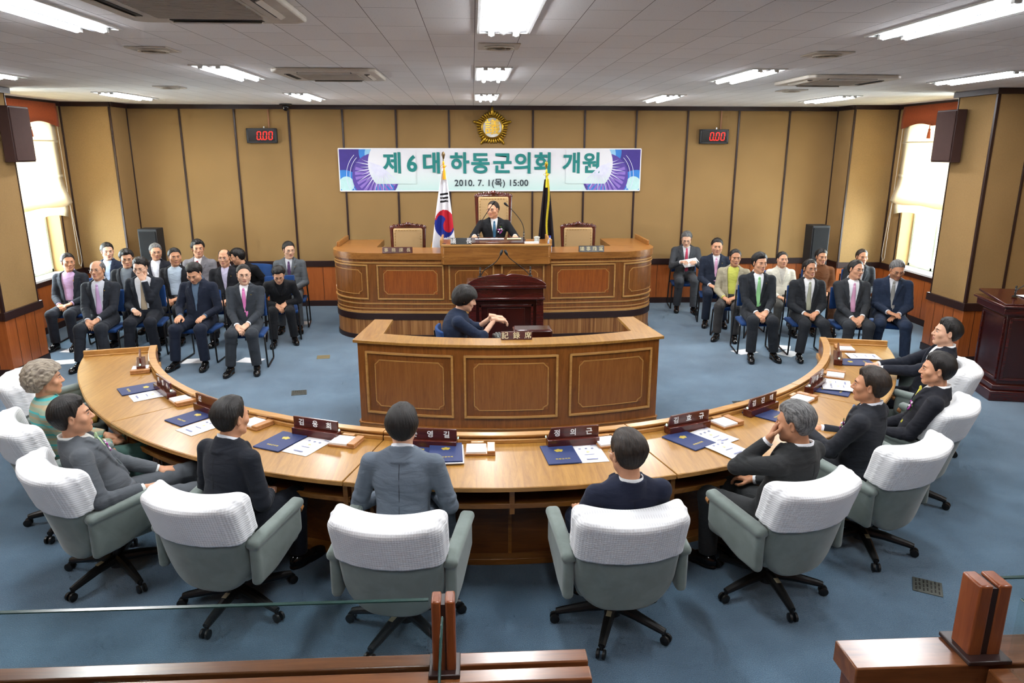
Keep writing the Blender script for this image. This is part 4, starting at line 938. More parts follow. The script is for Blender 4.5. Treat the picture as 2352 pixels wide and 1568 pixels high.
# flags
def flag(lb, px_top, px_bot, Y, kind):
    top = A3(px_top, Y); t = thing('flag_stand', lb, 'flag', (top.x, Y, .30))
    H = top.z-.30
    b = MB(); b.tube([(0, 0, .04), (0, 0, H-.12)], .011, 10); b.lathe([(.16, 0), (.16, .02), (.05, .035), (.03, .08), (.012, .1)], n=20); b.build('pole', CHROME, t, smooth=True)
    b = MB(); b.lathe([(.002, H-.01), (.02, H-.03), (.028, H-.06), (.018, H-.09), (.012, H-.12)], n=14); b.build('finial', plain('bronze', '6b5436', .35, .7) if kind == 'nation' else GOLD, t, smooth=True)
    nu, nv = 70, 150; L = 1.42 if kind == 'nation' else 1.36; z0 = H-.30 if kind == 'nation' else H-.28
    u = np.linspace(0, 1, nu); v = np.linspace(0, 1, nv); U, Vv = np.meshgrid(u, v, indexing='ij')
    if kind == 'nation': xl = -.02-.23*Vv**.8; xr = .02+.17*Vv**.75
    else: xl = -.03-.13*Vv**.9; xr = .03+.14*Vv**.8
    Xc = xl+(xr-xl)*U; amp = .035*Vv**.7
    Yc = -.03-amp*np.sin(U*15+Vv*1.2)-.03*Vv; Zc = z0-L*Vv-(.10*(1-U)*Vv if kind == 'nation' else .02*np.sin(U*6)*Vv)
    if kind != 'nation': Zc = Zc+.0
    V = np.stack((Xc, Yc, Zc), -1).reshape(-1, 3)
    ii, jj = np.meshgrid(np.arange(nu-1), np.arange(nv-1), indexing='ij'); a = (ii*nv+jj).ravel(); Q = np.stack((a, a+nv, a+nv+1, a+1), 1)
    c = V[Q].mean(1); x, z = c[:, 0], z0-c[:, 2]; mi = np.zeros(len(Q), int)
    if kind == 'nation':
        cx, cz, r = .0, .79, .165; xs = (x-cx)/.155; zs = -(z-cz)/.215; inn = xs**2+zs**2 < 1
        # swirl: red above and to the right, blue below and left
        red = (zs+.35*xs > 0); red = np.where((xs+.35)**2+(zs-.12)**2 < .24, False, red); red = np.where((xs-.35)**2+(zs+.12)**2 < .24, True, red)
        mi[inn & red] = 1; mi[inn & ~red] = 2
        for k in range(3):
            mi[(np.abs(x-.0) < .062) & (np.abs(z-(.34+k*.055)-x*-.1) < .014)] = 3
            mi[(np.abs(x-.05) < .085) & (np.abs(x-.05) > .006) & (np.abs(z-(1.15+k*.055)) < .014)] = 3
        mats = [cloth('flag_white', 'dfe2ea', .7, 500, .2, False), cloth('flag_red', 'b81f32', .7, 500, .2, False), cloth('flag_blue', '1b2d8c', .7, 500, .2, False), cloth('flag_black', '131318', .7, 500, .2, False)]
    else: mats = [cloth('flag_dark', '160c14', .7, 500, .2, False)]
    mesh_np('flag_cloth', V, Q, mats, mi, t)
    FR = cloth('gold_fringe', 'd99a1e' if kind == 'nation' else 'd8c52a', .7, 400, .6, False) if kind == 'nation' else cloth('yellow_fringe', 'd2c02c', .7, 400, .6, False)
    b = MB()
    if kind == 'nation':
        for k in range(30):
            v_ = .70+.30*k/29; xx = -.02-.23*v_**.8; zz = z0-L*v_-.10*v_; b.tube([(xx, -.05, zz), (xx-.02, -.05, zz-.05), (xx-.01, -.05, zz-.11)], .006, 5)
        for k in range(10): q = k/9*.3; xx = -.25+q*.4; b.tube([(xx, -.06, z0-L-.09+q*.15), (xx, -.06, z0-L-.20+q*.15)], .007, 5)
    else:
        for k in range(60):
            q = k/59; xx = .005+.015*math.sin(q*9); zz = z0+.02-1.3*q; b.tube([(xx, -.085-.03*q, zz), (xx+.028, -.09-.03*q, zz-.03)], .007, 5)
        for k in range(16): xx = -.16+.01*k; b.tube([(xx*.9, -.075, z0-.98-.02*k*.3), (xx, -.075, z0-1.25)], .007, 5)
    b.build('fringe', FR, t, smooth=True)
    b = MB(); b.ell((.01, -.05, z0+.07), (.022, .02, .028)); b.ell((.0, -.05, z0+.12), (.016, .02, .03)); b.lathe([(.008, .05), (.02, .0), (.026, -.12), (.001, -.12)], (.01, -.06, z0), 12)
    b.tube([(-.01, -.05, z0+.1), (-.05, -.06, z0+.07), (-.02, -.06, z0+.05), (.05, -.06, z0+.08), (.02, -.05, z0+.09)], .004, 6); b.build('tassel', FR, t, smooth=True)
    if kind == 'nation':
        b = MB(); b.tube([(0, -.03, z0+.05), (0, -.04, z0)], [.02, .03], 10); b.build('flag_gather', mats[0], t, smooth=True)
flag('national flag with red and blue roundel hanging furled on a pole left of the chairman', (1018, 346), (1017, 575), 11.4, 'nation')
flag('dark council flag with yellow fringe hanging furled on a pole right of the chairman', (1255, 368), (1253, 560), 11.35, 'council')
# central lectern
def lectern(lb, x, y, rz, w=.96, hgt=1.18):
    t = thing('lectern', lb, 'lectern', (x, y, 0), rz); h = hgt
    b = MB(); b.box((0, .06, h/2-.06), (w*.92, .50, h-.16)); b.build('cabinet', CHERRYZ, t, bev=.005)
    b = MB()
    for sx in (-1, 1): b.box((sx*w*.44, -.20, h/2-.10), (.09, .05, h-.26)); 
    b.box((0, -.19, .06), (w*.98, .08, .12)); b.box((0, -.2, .14), (w*.95, .06, .03)); b.build('pilasters', CHERRY, t, bev=.006)
    b = MB()
    for sx in (-1, 1):
        for q in (-1, 1): b.box((sx*w*.44+q*.022, -.227, h-.31), (.018, .012, .05)); b.box((sx*w*.44+q*.022, -.227, .2), (.018, .012, .05))
    b.build('carved_blocks', CHERRY, t, bev=.003)
    b = MB(); 
    for a, c2, d, e in ((-.34, .34, h-.36, h-.33), (-.34, .34, .20, .23), (-.34, -.31, .20, h-.33), (.31, .34, .20, h-.33)): b.box(((a+c2)/2*w/.96, -.205, (d+e)/2), ((c2-a)*w/.96, .03, e-d))
    b.build('panel_frame', CHERRY, t, bev=.005)
    b = MB(); b.box((0, -.195, h/2-.06), (.50*w, .02, h-.72+.1)); b.build('front_panel', CHERRYZ, t, bev=.008)
    b = MB()
    for z, o, dz in ((h-.25, .0, .03), (h-.10, .03, .04)): b.box((0, .03, z), (w+.0+o, .58+o, dz))
    b.prism([(-w/2+.02, 0), (w/2-.02, 0), (w/2-.02, .05), (-w/2+.02, .05)], 0, .12, 0, Matrix(((1, 0, 0), (0, 1, -.0), (0, 0, 1))) ) if False else None
    b.box((0, .02, h-.175), (w*.97, .53, .14)); b.build('cornice', CHERRY, t, bev=.008)
    # arched crest board over the front
    b = MB(); n = 20; pl = [(-w/2-.02, h-.10)]
    for k in range(n+1):
        q = k/n*2-1; z = h-.06+.125*(1-q*q)**.75
        if abs(q) < .06: z -= .02*(1-abs(q)/.06)
        pl.append((q*(w/2+.01), z))
    pl.append((w/2+.02, h-.10)); b.prism(pl, .22, .25, 0, Matrix(((1, 0, 0), (0, 0, -1), (0, 1, 0)))); b.build('arched_crest', CHERRY, t, bev=.005)
    b = MB(); b.box((0, .06, h-.075), (w-.02, .48, .03), Matrix.Rotation(R(-4), 3, 'X')); b.build('reading_top', CHERRY, t, bev=.005)
    return t
lectern('dark cherry speaker\'s lectern with arched top standing before the bench', .075, 9.15, 0)
gooseneck('black gooseneck microphone curving up from the left side of the central lectern', [A3((1103, 636), 9.2), A3((1113, 620), 9.2), A3((1137, 603), 9.15), A3((1147, 590), 9.1), A3((1151, 581), 9.1)])
gooseneck('black gooseneck microphone curving up from the right side of the central lectern', [A3((1218, 634), 9.2), A3((1208, 622), 9.2), A3((1185, 604), 9.15), A3((1170, 592), 9.1), A3((1163, 581), 9.1)])
# right-hand lectern seen from the side
t = thing('side_lectern', 'very dark lectern at the right edge with paper and microphone on top', 'lectern', (6.02, 7.72, 0), R(-12))
b = MB(); b.box((0, 0, .06), (1.04, .72, .115)); b.box((0, 0, .15), (.98, .66, .06)); b.build('plinth', CHERRY, t, bev=.008)
b = MB(); b.box((0, 0, .58), (.88, .58, .86)); b.build('cabinet', CHERRYZ, t, bev=.005)
b = MB()
for sx in (-1, 1):
    for a in ((sx*.445, 0, .93, .02, .5, .03), (sx*.445, 0, .24, .02, .5, .03), (sx*.445, -.25, .58, .02, .03, .7), (sx*.445, .25, .58, .02, .03, .7)): b.box(a[:3], a[3:])
for a in ((0, -.295, .93, .8, .02, .03), (0, -.295, .24, .8, .02, .03), (-.4, -.295, .58, .03, .02, .7), (.4, -.295, .58, .03, .02, .7)): b.box(a[:3], a[3:])
b.build('panel_frame', CHERRY, t, bev=.004)
b = MB(); b.box((0, 0, 1.02), (1.0, .68, .08)); b.box((0, 0, 1.075), (1.06, .74, .03)); b.build('cornice', CHERRY, t, bev=.008); b = MB(); b.box((0, 0, 1.12), (1.0, .66, .03), Matrix.Rotation(R(5), 3, 'X')); b.build('reading_top', CHERRY, t, bev=.006)
b = MB(); b.box((0, 0, 0), (.30, .21, .004)); tag(b.build('paper_sheet', PAPER, loc=(5.95, 7.70, 1.142)), 'white paper lying on the dark lectern at the right edge', 'paper')
gooseneck('thin chrome gooseneck microphone rising from the dark lectern at the right edge', [Vector((5.72, 7.72, 1.14)), Vector((5.72, 7.70, 1.22)), Vector((5.84, 7.66, 1.32)), Vector((6.0, 7.62, 1.38))])
# ------------------------------------------------------------------ stenographer's desk
def poly_path(P):
    P = np.array(P, float); S = np.concatenate(([0], np.cumsum(np.linalg.norm(np.diff(P, axis=0), axis=1))))
    def f(s):
        s = min(max(s, 0), S[-1]); i = min(int(np.searchsorted(S, s, side='right')-1), len(P)-2); t = (s-S[i])/(S[i+1]-S[i]); q = P[i]+(P[i+1]-P[i])*t; d = (P[i+1]-P[i]); d /= np.linalg.norm(d)
        return (float(q[0]), float(q[1])), (float(d[1]), float(-d[0]))
    f.L = float(S[-1]); return f
def arcpts(x0, x1, y, sag, n=30): return [(x0+(x1-x0)*k/n, y-sag*(1-((k/n*2-1)**2))) for k in range(n+1)]
t = thing('recording_desk', 'honey-wood curved recording desk with three framed panels, centre of the room', 'desk', (0, 0, 0))
SF = poly_path(arcpts(-1.46, 1.50, 6.90, .27)); SL = poly_path([(-1.36, 7.72), (-1.46, 6.90)]); SR = poly_path([(1.50, 6.90), (1.36, 7.72)])
b = MB()
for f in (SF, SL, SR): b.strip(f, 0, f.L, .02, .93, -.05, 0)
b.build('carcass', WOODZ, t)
b = MB()
for f in (SF, SL, SR): b.strip(f, 0, f.L, .0, .10, -.03, .018); b.strip(f, 0, f.L, .10, .112, -.03, .026)
b.build('plinth', WOOD, t, bev=.003)
b = MB(); outer = arcpts(-1.50, 1.54, 6.87, .27); inner = arcpts(-1.23, 1.26, 7.10, .24)
ring = outer+[(1.64, 7.72), (1.36, 7.72)]+inner[::-1]+[(-1.33, 7.72), (-1.47, 7.72)]
vs = []; n = 30; L = [outer, inner]
for k in range(31):
    for (x, y) in (outer[k], inner[k]):
        vs += [(x, y, .925), (x, y, .955)]
b.add(vs, [f for k in range(30) for f in ((4*k+1, 4*k+5, 4*k+7, 4*k+3), (4*k, 4*k+2, 4*k+6, 4*k+4), (4*k, 4*k+4, 4*k+5, 4*k+1), (4*k+2, 4*k+3, 4*k+7, 4*k+6))])
b.prism([(-1.50, 6.87), (-1.23, 7.10), (-1.20, 7.72), (-1.40, 7.74)], .925, .955); b.prism([(1.54, 6.87), (1.42, 7.74), (1.24, 7.72), (1.26, 7.10)], .925, .955)
b.build('desk_top', WTOP, t, bev=.004)
b = MB(); b.prism([(-1.1, 7.15), (1.1, 7.15), (1.1, 7.45), (-1.1, 7.45)], .69, .715); b.build('work_surface', WOOD, t, bev=.003)
def s_for(x): 
    lo, hi = 0, SF.L
    for _ in range(30):
        m = (lo+hi)/2
        if SF(m)[0][0] < x: lo = m
        else: hi = m
    return lo
for a, c2 in ((-1.38, -.53), (-.43, .47), (.58, 1.42)): curved_panel(SF, s_for(a), s_for(c2), .215, .845, t, wood('panel_walnut_mid', '7e4b20', '97602e', 'z', .35, 1.4), corner=.045)
plate_sign('maroon nameplate with three cream characters on the recording desk', '記錄席', (1186, 772), 6.82, .30, .075, PLATEW, plain('cream_letter', 'e0d3a8', .5), .07, z=.956)
t = thing('stenotype_machine', 'black stenotype machine under the recorder\'s hands', 'typing machine', (.03, 7.2, .715), R(10)); b = MB(); b.box((0, 0, .16), (.32, .22, .05)); b.box((0, 0, .07), (.12, .12, .14)); b.build('casing', BLACK, t, bev=.012)
b = MB()
for r0 in range(4):
    for k in range(10): b.box((-.13+k*.029, -.07+r0*.032, .188+r0*.006), (.022, .022, .012))
b.build('keys', plain('key_grey', '6a6f6c', .4), t, bev=.003)
t = thing('dark_wooden_box', 'small dark red wooden unit behind the recording desk nameplate', 'box', (.27, 7.28, .715)); b = MB(); b.box((0, 0, .12), (.40, .22, .24)); b.build('box_body', CHERRY, t, bev=.02)
# ------------------------------------------------------------------ horseshoe desk
HC = (-.10, 8.30)
def rin(a): a = abs(a); return 3.50+(.15*((a-30)/45) if a > 30 else 0)
def rout(a): a = abs(a); return 4.20+(.07*((a-60)/16) if a > 60 else 0)
def hp(a, r): return (HC[0]+r*math.sin(R(a)), HC[1]-r*math.cos(R(a)))
SEAM = [-76, -45.5, -14.6, 14.6, 45.5, 76]; TOPZ = .72
def sector(b, a0, a1, r0, r1, z0, z1, mi=0, n=16):
    vs = []
    for k in range(n+1):
        a = a0+(a1-a0)*k/n; ri = r0(a) if callable(r0) else r0; ro = r1(a) if callable(r1) else r1
        for r_, z in ((ri, z0), (ro, z0), (ro, z1), (ri, z1)): vs.append((*hp(a, r_), z))
    fs = [(4*i+p, 4*i+q, 4*i+4+q, 4*i+4+p) for i in range(n) for p, q in ((0, 1), (1, 2), (2, 3), (3, 0))]+[(3, 2, 1, 0), (4*n, 4*n+1, 4*n+2, 4*n+3)]
    b.add(vs, fs, mi)
dl = ['curved wooden two-seat desk section at the far left end of the horseshoe', 'curved wooden two-seat desk section, left of the middle of the horseshoe', 'curved wooden two-seat desk section in the middle of the horseshoe', 'curved wooden two-seat desk section, right of the middle of the horseshoe', 'curved wooden two-seat desk section at the far right end of the horseshoe']
for i in range(5):
    a0, a1 = SEAM[i]+.06, SEAM[i+1]-.06; t = thing('councillor_desk', dl[i], 'desk', (0, 0, 0), 0, 'sections of the horseshoe desk')
    b = MB(); sector(b, a0, a1, rin, rout, TOPZ-.028, TOPZ); b.build('desk_top', WTOP, t, bev=.004)
    b = MB(); sector(b, a0, a1, lambda a: rout(a)-.004, lambda a: rout(a)+.003, TOPZ-.03, TOPZ-.003); b.build('edge_band', WTRIM, t)
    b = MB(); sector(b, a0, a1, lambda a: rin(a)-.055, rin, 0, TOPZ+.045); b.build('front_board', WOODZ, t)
    b = MB(); sector(b, a0, a1, lambda a: rin(a)-.06, lambda a: rin(a)+.008, TOPZ+.045, TOPZ+.062); sector(b, a0, a1, lambda a: rin(a)-.02, lambda a: rin(a)+.012, TOPZ+.0, TOPZ+.03); sector(b, a0, a1, lambda a: rin(a)-.075, lambda a: rin(a)-.05, .55, .60); sector(b, a0, a1, lambda a: rin(a)-.075, lambda a: rin(a)-.05, 0, .08); b.build('upper_rail', WTRIM, t, bev=.004)
    b = MB(); sector(b, a0, a1, lambda a: rin(a)+.01, lambda a: rout(a)-.10, .53, .55); b.build('shelf', WINSIDE, t); b = MB(); sector(b, a0, a1, lambda a: rout(a)-.115, lambda a: rout(a)-.095, .525, .56); b.build('shelf_edge', WOOD, t, bev=.003)
    b = MB(); sector(b, a0, a1, lambda a: rin(a)+.30, lambda a: rin(a)+.32, .02, .53); b.build('inner_panel', WINSIDE, t)
    b = MB(); sector(b, a0, a1, lambda a: rin(a)+.30, lambda a: rin(a)+.40, .0, .045); b.build('foot_rail', WOOD, t, bev=.003)
    am = (a0+a1)/2
    for a in (a0+.35, am, a1-.35):
        b = MB(); sector(b, a-.22, a+.22, lambda q: rin(q)+.02, lambda q: rout(q)-.09, .49, TOPZ-.03, 0, 1)
        sector(b, a-.18, a+.18, lambda q: rin(q)+.01, lambda q: rin(q)+.33, 0, .495, 0, 1); b.build('divider', WOOD, t)
    if i in (0, 4):
        a = a0 if i == 0 else a1; s = 1 if i == 0 else -1; b = MB(); sector(b, a, a+s*.45, lambda q: rin(q)-.055, lambda q: rout(q)-.12, 0, TOPZ+.045, 0, 1); b.build('end_board', WOODZ, t); b = MB(); sector(b, a, a+s*.5, lambda q: rin(q)-.06, rout, TOPZ, TOPZ+.055, 0, 1); sector(b, a, a+s*.8, lambda q: rin(q), rout, TOPZ, TOPZ+.012, 0, 1); b.build('raised_end_rail', WTRIM, t, bev=.004)
# ---- things on the horseshoe desk
SEATA = [-67, -52.5, -37.5, -22.2, -8, 8, 22.2, 37.5, 52.5, 67]
who = ['at the far left end of the horseshoe desk', 'beside the grey-haired woman in stripes', 'before the man leaning back in grey, far left', 'right of the man at the left curve', 'before the man in blue-grey', 'before the man in navy with thinning crown', 'before the grey-haired man rubbing his face', 'between the grey-haired man and the man in pinstripes', 'before the man in pinstripes, along the right curve', 'at the far right end of the horseshoe desk']
nm = ['', '이영수', '신', '김웅희', '손영길', '정의근', '김효규', '김진태', '이홍근', '']
npx = [(336, 822), (380, 882), (490, 925), (716, 985), (985, 1010), (1320, 1004), (1582, 966), (1763, 928), (1880, 872), (1918, 808)]
BTN = emit('button_light', 'b8f0d8', 1.2)
def deskitem(px, a, z=TOPZ): p = atz(px[0], px[1], z); return p, R(a)
for i, a in enumerate(SEATA):
    p = Vector((*hp(a, rin(a)+.075), TOPZ)); q = atz(npx[i][0], npx[i][1]+8, TOPZ+.05)
    aa = math.degrees(math.atan2(q.x-HC[0], HC[1]-q.y)); p = Vector((*hp(aa, rin(aa)+.078), TOPZ+.001))
    t = thing('name_board', 'dark red name board%s %s' % (' with white lettering' if nm[i] else '', who[i]), 'name board', p, R(aa), 'name boards on the horseshoe desk')
    b = MB(); b.box((0, 0, .028), (.37, .075, .056)); b.build('base', PLATEW, t, bev=.003)
    b = MB(); b.prism([(-.185, .056), (.185, .056), (.185, .135), (-.185 + (.0 if aa < 0 else .03), .135)], -.008, .008, 0, Matrix(((1, 0, 0), (0, 0, -1), (0, 1, 0)))); b.build('plate', PLATEW, t, bev=.002)
    if nm[i]:
        k = len(nm[i]); xs = [-.125] if k == 1 else [-.115, .0, .115]
        for x, ch in zip(xs, nm[i]): text('character', ch, .052, LETTER, t, (x, -.0095, .094), off=.0012)
    sd = 1 if aa < 0 else -1
    b = MB(); b.ell((sd*.195, -.005, .075), (.004, .009, .009), 0, 10); b.build('button', BTN, t, smooth=True)
def folder(lb, px, a, pages=False, z=TOPZ+.001):
    p, r_ = deskitem(px, a); t = thing('document_folder', lb, 'folder', (p.x, p.y, z), r_, 'navy document folders')
    b = MB(); b.box((0, 0, .003), (.225, .31, .006)); b.box((0, 0, .008), (.225, .31, .003)); b.build('cover', NAVYF, t, bev=.0015)
    b = MB(); 
    for k in range(5): a2 = 2*PI*k/5+PI/2; b.lathe([(.001, .0097), (.012, .0097), (.012, .0102), (.001, .0103)], (.02*math.cos(a2), .055+.014*math.sin(a2), 0), 10)
    b.lathe([(.008, .0097), (.011, .0107), (.001, .0108)], (0, .055, 0), 12); b.build('crest', GOLDINK, t)
    text('gold_lettering', '하동군의회', .021, GOLDINK, t, (0, -.085, .0098), (0, 0, 0), ex=.0003, off=.0004, sp=1.1)
    if pages: b = MB(); b.box((.01, -.012, -.004), (.222, .31, .006)); b.build('loose_pages', PAPER, t)
    return t
def sheet(lb, px, a, z=TOPZ+.002, w=.21, h=.295, lines=True, grp='programme sheets on the desks'):
    p, r_ = deskitem(px, a); t = thing('programme_sheet', lb, 'paper', (p.x, p.y, z), r_, grp)
    b = MB(); vs = []; n = 6
    for k in range(n+1):
        y = -h/2+h*k/n; zz = .0012+.003*(1-math.cos(k/n*2*PI))/2 * (.6 if k < n/2 else 1)
        vs += [(-w/2, y, zz), (w/2, y, zz*.8)]
    b.add(vs, [(2*k, 2*k+1, 2*k+3, 2*k+2) for k in range(n)]); o = b.build('sheet', PAPER, t, smooth=True); s = o.modifiers.new('t', 'SOLIDIFY'); s.thickness = .0012
    if lines:
        b = MB(); zt = .0062
        b.lathe([(.001, zt), (.012, zt), (.001, zt+.0002)], (0, .02, 0), 10, 1)
        for x in (-.045, 0, .045): b.box((x, .075, zt), (.016, .016, .0004), mi=0)
        b.box((0, -.025, zt), (.07, .007, .0004)); b.box((0, -.1, zt), (.08, .013, .0004)); b.box((.07, .125, zt), (.045, .006, .0004)); b.box((0, -.055, zt), (.19, .0012, .0004))
        b.build('print', [GREYINK, plain('pale_gold_print', 'e4dca0', .6)], t)
    return t
def tray(lb, px, a, flip=1):
    p, r_ = deskitem(px, a, TOPZ+.02); t = thing('memo_tray', lb, 'memo tray', (p.x, p.y, TOPZ+.001), r_, 'wooden memo trays')
    b = MB(); b.box((0, 0, .008), (.205, .165, .016)); b.build('base', TRAYW, t, bev=.003); b = MB(); b.box((flip*.075, 0, .026), (.055, .165, .018)); b.build('pen_rest', TRAYW, t, bev=.003)
    b = MB(); b.box((-flip*.027, -.005, .022), (.135, .145, .014)); b.build('memo_paper', PAPER, t, bev=.001); b = MB(); b.box((-flip*.02, .082, .034), (.09, .03, .008)); b.build('clip', wood('clip_wood', 'b07a42', 'c08c54'), t, bev=.003)
FO = [((320, 894), -55), ((440, 960), -38), ((645, 1015), -27), ((962, 1043), -4), ((1287, 1045), 6), ((1582, 1012), 34), ((1762, 952), 42), ((1908, 897), 55), ((1966, 833), 80)]
FW_ = ['beside the grey-haired woman', 'left of the dark-haired man\'s head at the left curve', 'between the left-curve man and the man in blue-grey', 'under another folder before the man in blue-grey', 'before the man in navy with thinning crown', 'before the grey-haired man rubbing his face', 'half hidden behind the grey-haired man\'s head', 'under papers before the man in pinstripes', 'at the right end under a white sheet']
for (px, a), w_ in zip(FO, FW_): folder('navy folder with gold crest lying '+w_, px, a)
folder('navy folder with loose pages, propped on another folder, beside the man in blue-grey', (1024, 1046), 2, True, TOPZ+.018)
for lb, px, a, z in (('white programme sheet next to the navy folder by the grey-haired woman', (345, 908), -55, 0), ('white programme sheet left of the dark-haired man at the left curve', (463, 981), -38, 0), ('white programme sheet right of the folder between two seated men, centre left', (707, 1025), -27, 0),
                  ('white programme sheet right of the folder before the man in navy', (1352, 1042), 6, 0), ('upper white sheet right of the folder before the grey-haired man', (1638, 1003), 34, .003), ('lower white sheet, angled, before the grey-haired man rubbing his face', (1668, 1032), 30, .006),
                  ('white sheet peeking out behind the grey-haired man\'s head', (1800, 962), 42, .002), ('upper white printed sheet above the folder before the man in pinstripes', (1912, 882), 66, .012), ('lower white printed sheet lying on the folder before the man in pinstripes', (1930, 893), 68, .016), ('white sheet lying above the navy folder at the right end', (1982, 821), 80, .012)): sheet(lb, px, a, TOPZ+.002+z)
for lb, px, a, f in (('wooden memo tray at the far left end of the horseshoe desk', (324, 847), -72, 1), ('wooden memo tray between the first and second name boards on the left', (420, 918), -50, 1), ('wooden memo tray right of the dark-haired man\'s head', (588, 971), -34, 1), ('wooden memo tray between the left-centre name board and the man in blue-grey', (795, 1012), -18, 1), ('wooden memo tray in the middle, right of the propped navy folder', (1103, 1030), -1, 1),
                  ('wooden memo tray half hidden behind the man in navy\'s head', (1400, 1012), 12, 1), ('wooden memo tray right of the sheets before the grey-haired man', (1668, 968), 27, 1), ('wooden memo tray above the grey-haired man\'s head', (1845, 913), 42, 1), ('clear-edged memo tray before the man in pinstripes on the right curve', (1918, 859), 60, 1), ('memo tray with white paper at the far right end', (1940, 799), 78, 1)): tray(lb, px, a, f)
# ------------------------------------------------------------------ grey armchairs
def armchair_meshes():
    out = {}
    P, o, h = grid((-.34, -.50, .22), (.34, .02, 1.03), .0085)
    c, s = math.cos(R(13)), math.sin(R(13)); y0, z0 = -.23, .40
    def back(P, g=0):
        x = P[..., 0]; y = P[..., 1]-y0; z = P[..., 2]-z0; v = y*c+z*s; w = -y*s+z*c; v = v-1.0*x*x+.05*np.clip(w-.2, 0, 1)+.02; hz, cz = .308, .178
        rr = np.where(w > cz, .07, .19); hx = .285+.012*np.clip((w-0)/.5, 0, 1)
        qx = np.abs(x)-(hx-rr)-g; qz = np.abs(w-cz)-(hz-rr)-g; d2 = np.sqrt(np.maximum(qx, 0)**2+np.maximum(qz, 0)**2)+np.minimum(np.maximum(qx, qz), 0)-rr
        th = .066+.014*np.clip(w/.5, 0, 1)+g; dy = np.abs(v)-th; r = .035; a = np.maximum(d2+r, 0); b_ = np.maximum(dy+r, 0)
        return np.sqrt(a*a+b_*b_)-r+np.minimum(np.maximum(d2+r, dy+r), 0), w, v
    d, w, v = back(P); d = smax(d, -(cap(P, (-.2, -.22, .56), (.2, -.22, .56), .02)), .02)
    out['backrest'] = snets(d, o, h)
    P2, o2, h2_ = grid((-.34, -.52, .55), (.34, 0, 1.05), .0075); dc, w, v = back(P2, .014)
    x = P2[..., 0]; zz = P2[..., 2]
    dc = dc-.006*np.exp(-(v/.018)**2)*(np.abs(x) > .25)*(1+.45*np.sin(w*260+np.sin(w*90))); dc = dc-.0045*np.exp(-((np.abs(x)-.245)/.009)**2)*(v < 0)*(w < .5); dc = dc+.0016*np.sin(x*45+np.sin(w*24)*2)*np.clip((.5-w)*3, 0, 1)
    cut = .238+.012*np.cos(x*9)-w; dc = np.maximum(dc, cut); dc = np.maximum(dc, -(back(P2, -.002)[0])); out['chair_cover'] = snets(dc, o2, h2_)
    P3, o3, h3 = grid((-.30, -.28, .30), (.30, .32, .47), .01); out['seat'] = snets(smin(rbox(P3, (0, .03, .385), (.27, .27, .06), .045), rbox(P3, (0, .22, .39), (.25, .08, .045), .04), .03), o3, h3)
    P4, o4, h4 = grid((.24, -.30, .25), (.42, .30, .74), .008); x, y, z = (P4[..., k] for k in range(3)); z = z-.14*y; xo = x-.322-.02*np.clip((y+.2)/.5, 0, 1)
    lowb = .36+.10*np.clip((y+.1)/.35, 0, 1); q = np.stack((xo, y+.0, z), -1)
    pan = rbox(q, (0, -.03, .50), (.032, .22, .14), .03); pan = smax(pan, lowb-z, .03); pad = rbox(q, (0, -.025, .625), (.043, .235, .028), .026); out['armrest'] = snets(smin(pan, pad, .006), o4, h4)
    return out
AM = armchair_meshes()
ACP = []
def armchair(lb, x, y, rz, turn, base_rz=0):
    ACP.append((x, y, rz))
    t = thing('swivel_armchair', lb, 'chair', (x, y, 0), rz, 'grey swivel armchairs round the horseshoe desk')
    mesh_np('backrest', *AM['backrest'], VELVET, parent=t); mesh_np('white_cover', *AM['chair_cover'], LACE, parent=t); mesh_np('seat', *AM['seat'], VELVET, parent=t)
    V, Q = AM['armrest']; mesh_np('armrest', V, Q, VELVET, parent=t); mesh_np('armrest', V*np.array((-1, 1, 1)), Q[:, ::-1], VELVET, parent=t)
    for s in (-1, 1):
        b = MB(); b.tube([(s*.342, .19, .60), (s*.342, .222, .61)], [.024, .018], 10); b.build('wooden_arm_tip', TRAYW, t, smooth=True)
    b = MB(); b.tube([(0, 0, .10), (0, 0, .33)], [.028, .024], 14); b.box((0, 0, .32), (.22, .26, .03)); b.tube([(0, 0, .06), (0, 0, .13)], [.05, .042], 16); b.build('column', BLACK, t, smooth=True)
    M0 = Matrix.Rotation(R(turn)-rz, 3, 'Z')
    for k in range(5):
        M = M0 @ Matrix.Rotation(2*PI*k/5, 3, 'Z'); b = MB(); b.tube([M @ Vector((0, .03, .115)), M @ Vector((0, .15, .105)), M @ Vector((0, .30, .078)), M @ Vector((0, .335, .07))], [.034, .03, .023, .02], 10); b.tube([M @ Vector((0, .33, .075)), M @ Vector((0, .33, .045))], .012, 8); lg = b.build('base_leg', BLACK, t, smooth=True)
        b = MB(); ax = M @ Vector((1, 0, 0)); cc_ = M @ Vector((0, .345, .028))
        for s in (-1, 1): b.tube([cc_+ax*s*.008, cc_+ax*s*.010, cc_+ax*s*.024, cc_+ax*s*.027], [.02, .028, .028, .02], 14)
        b.build('caster', BLACK, lg, smooth=True)
        if k in (0, 2): b = MB(); b.box(M @ Vector((0, .13, .139)), (.03, .045, .002), M @ Matrix.Rotation(R(-6), 3, 'X')); b.build('paper_tag', plain('tag_cream', 'c9c3a4', .6), lg)
    return t
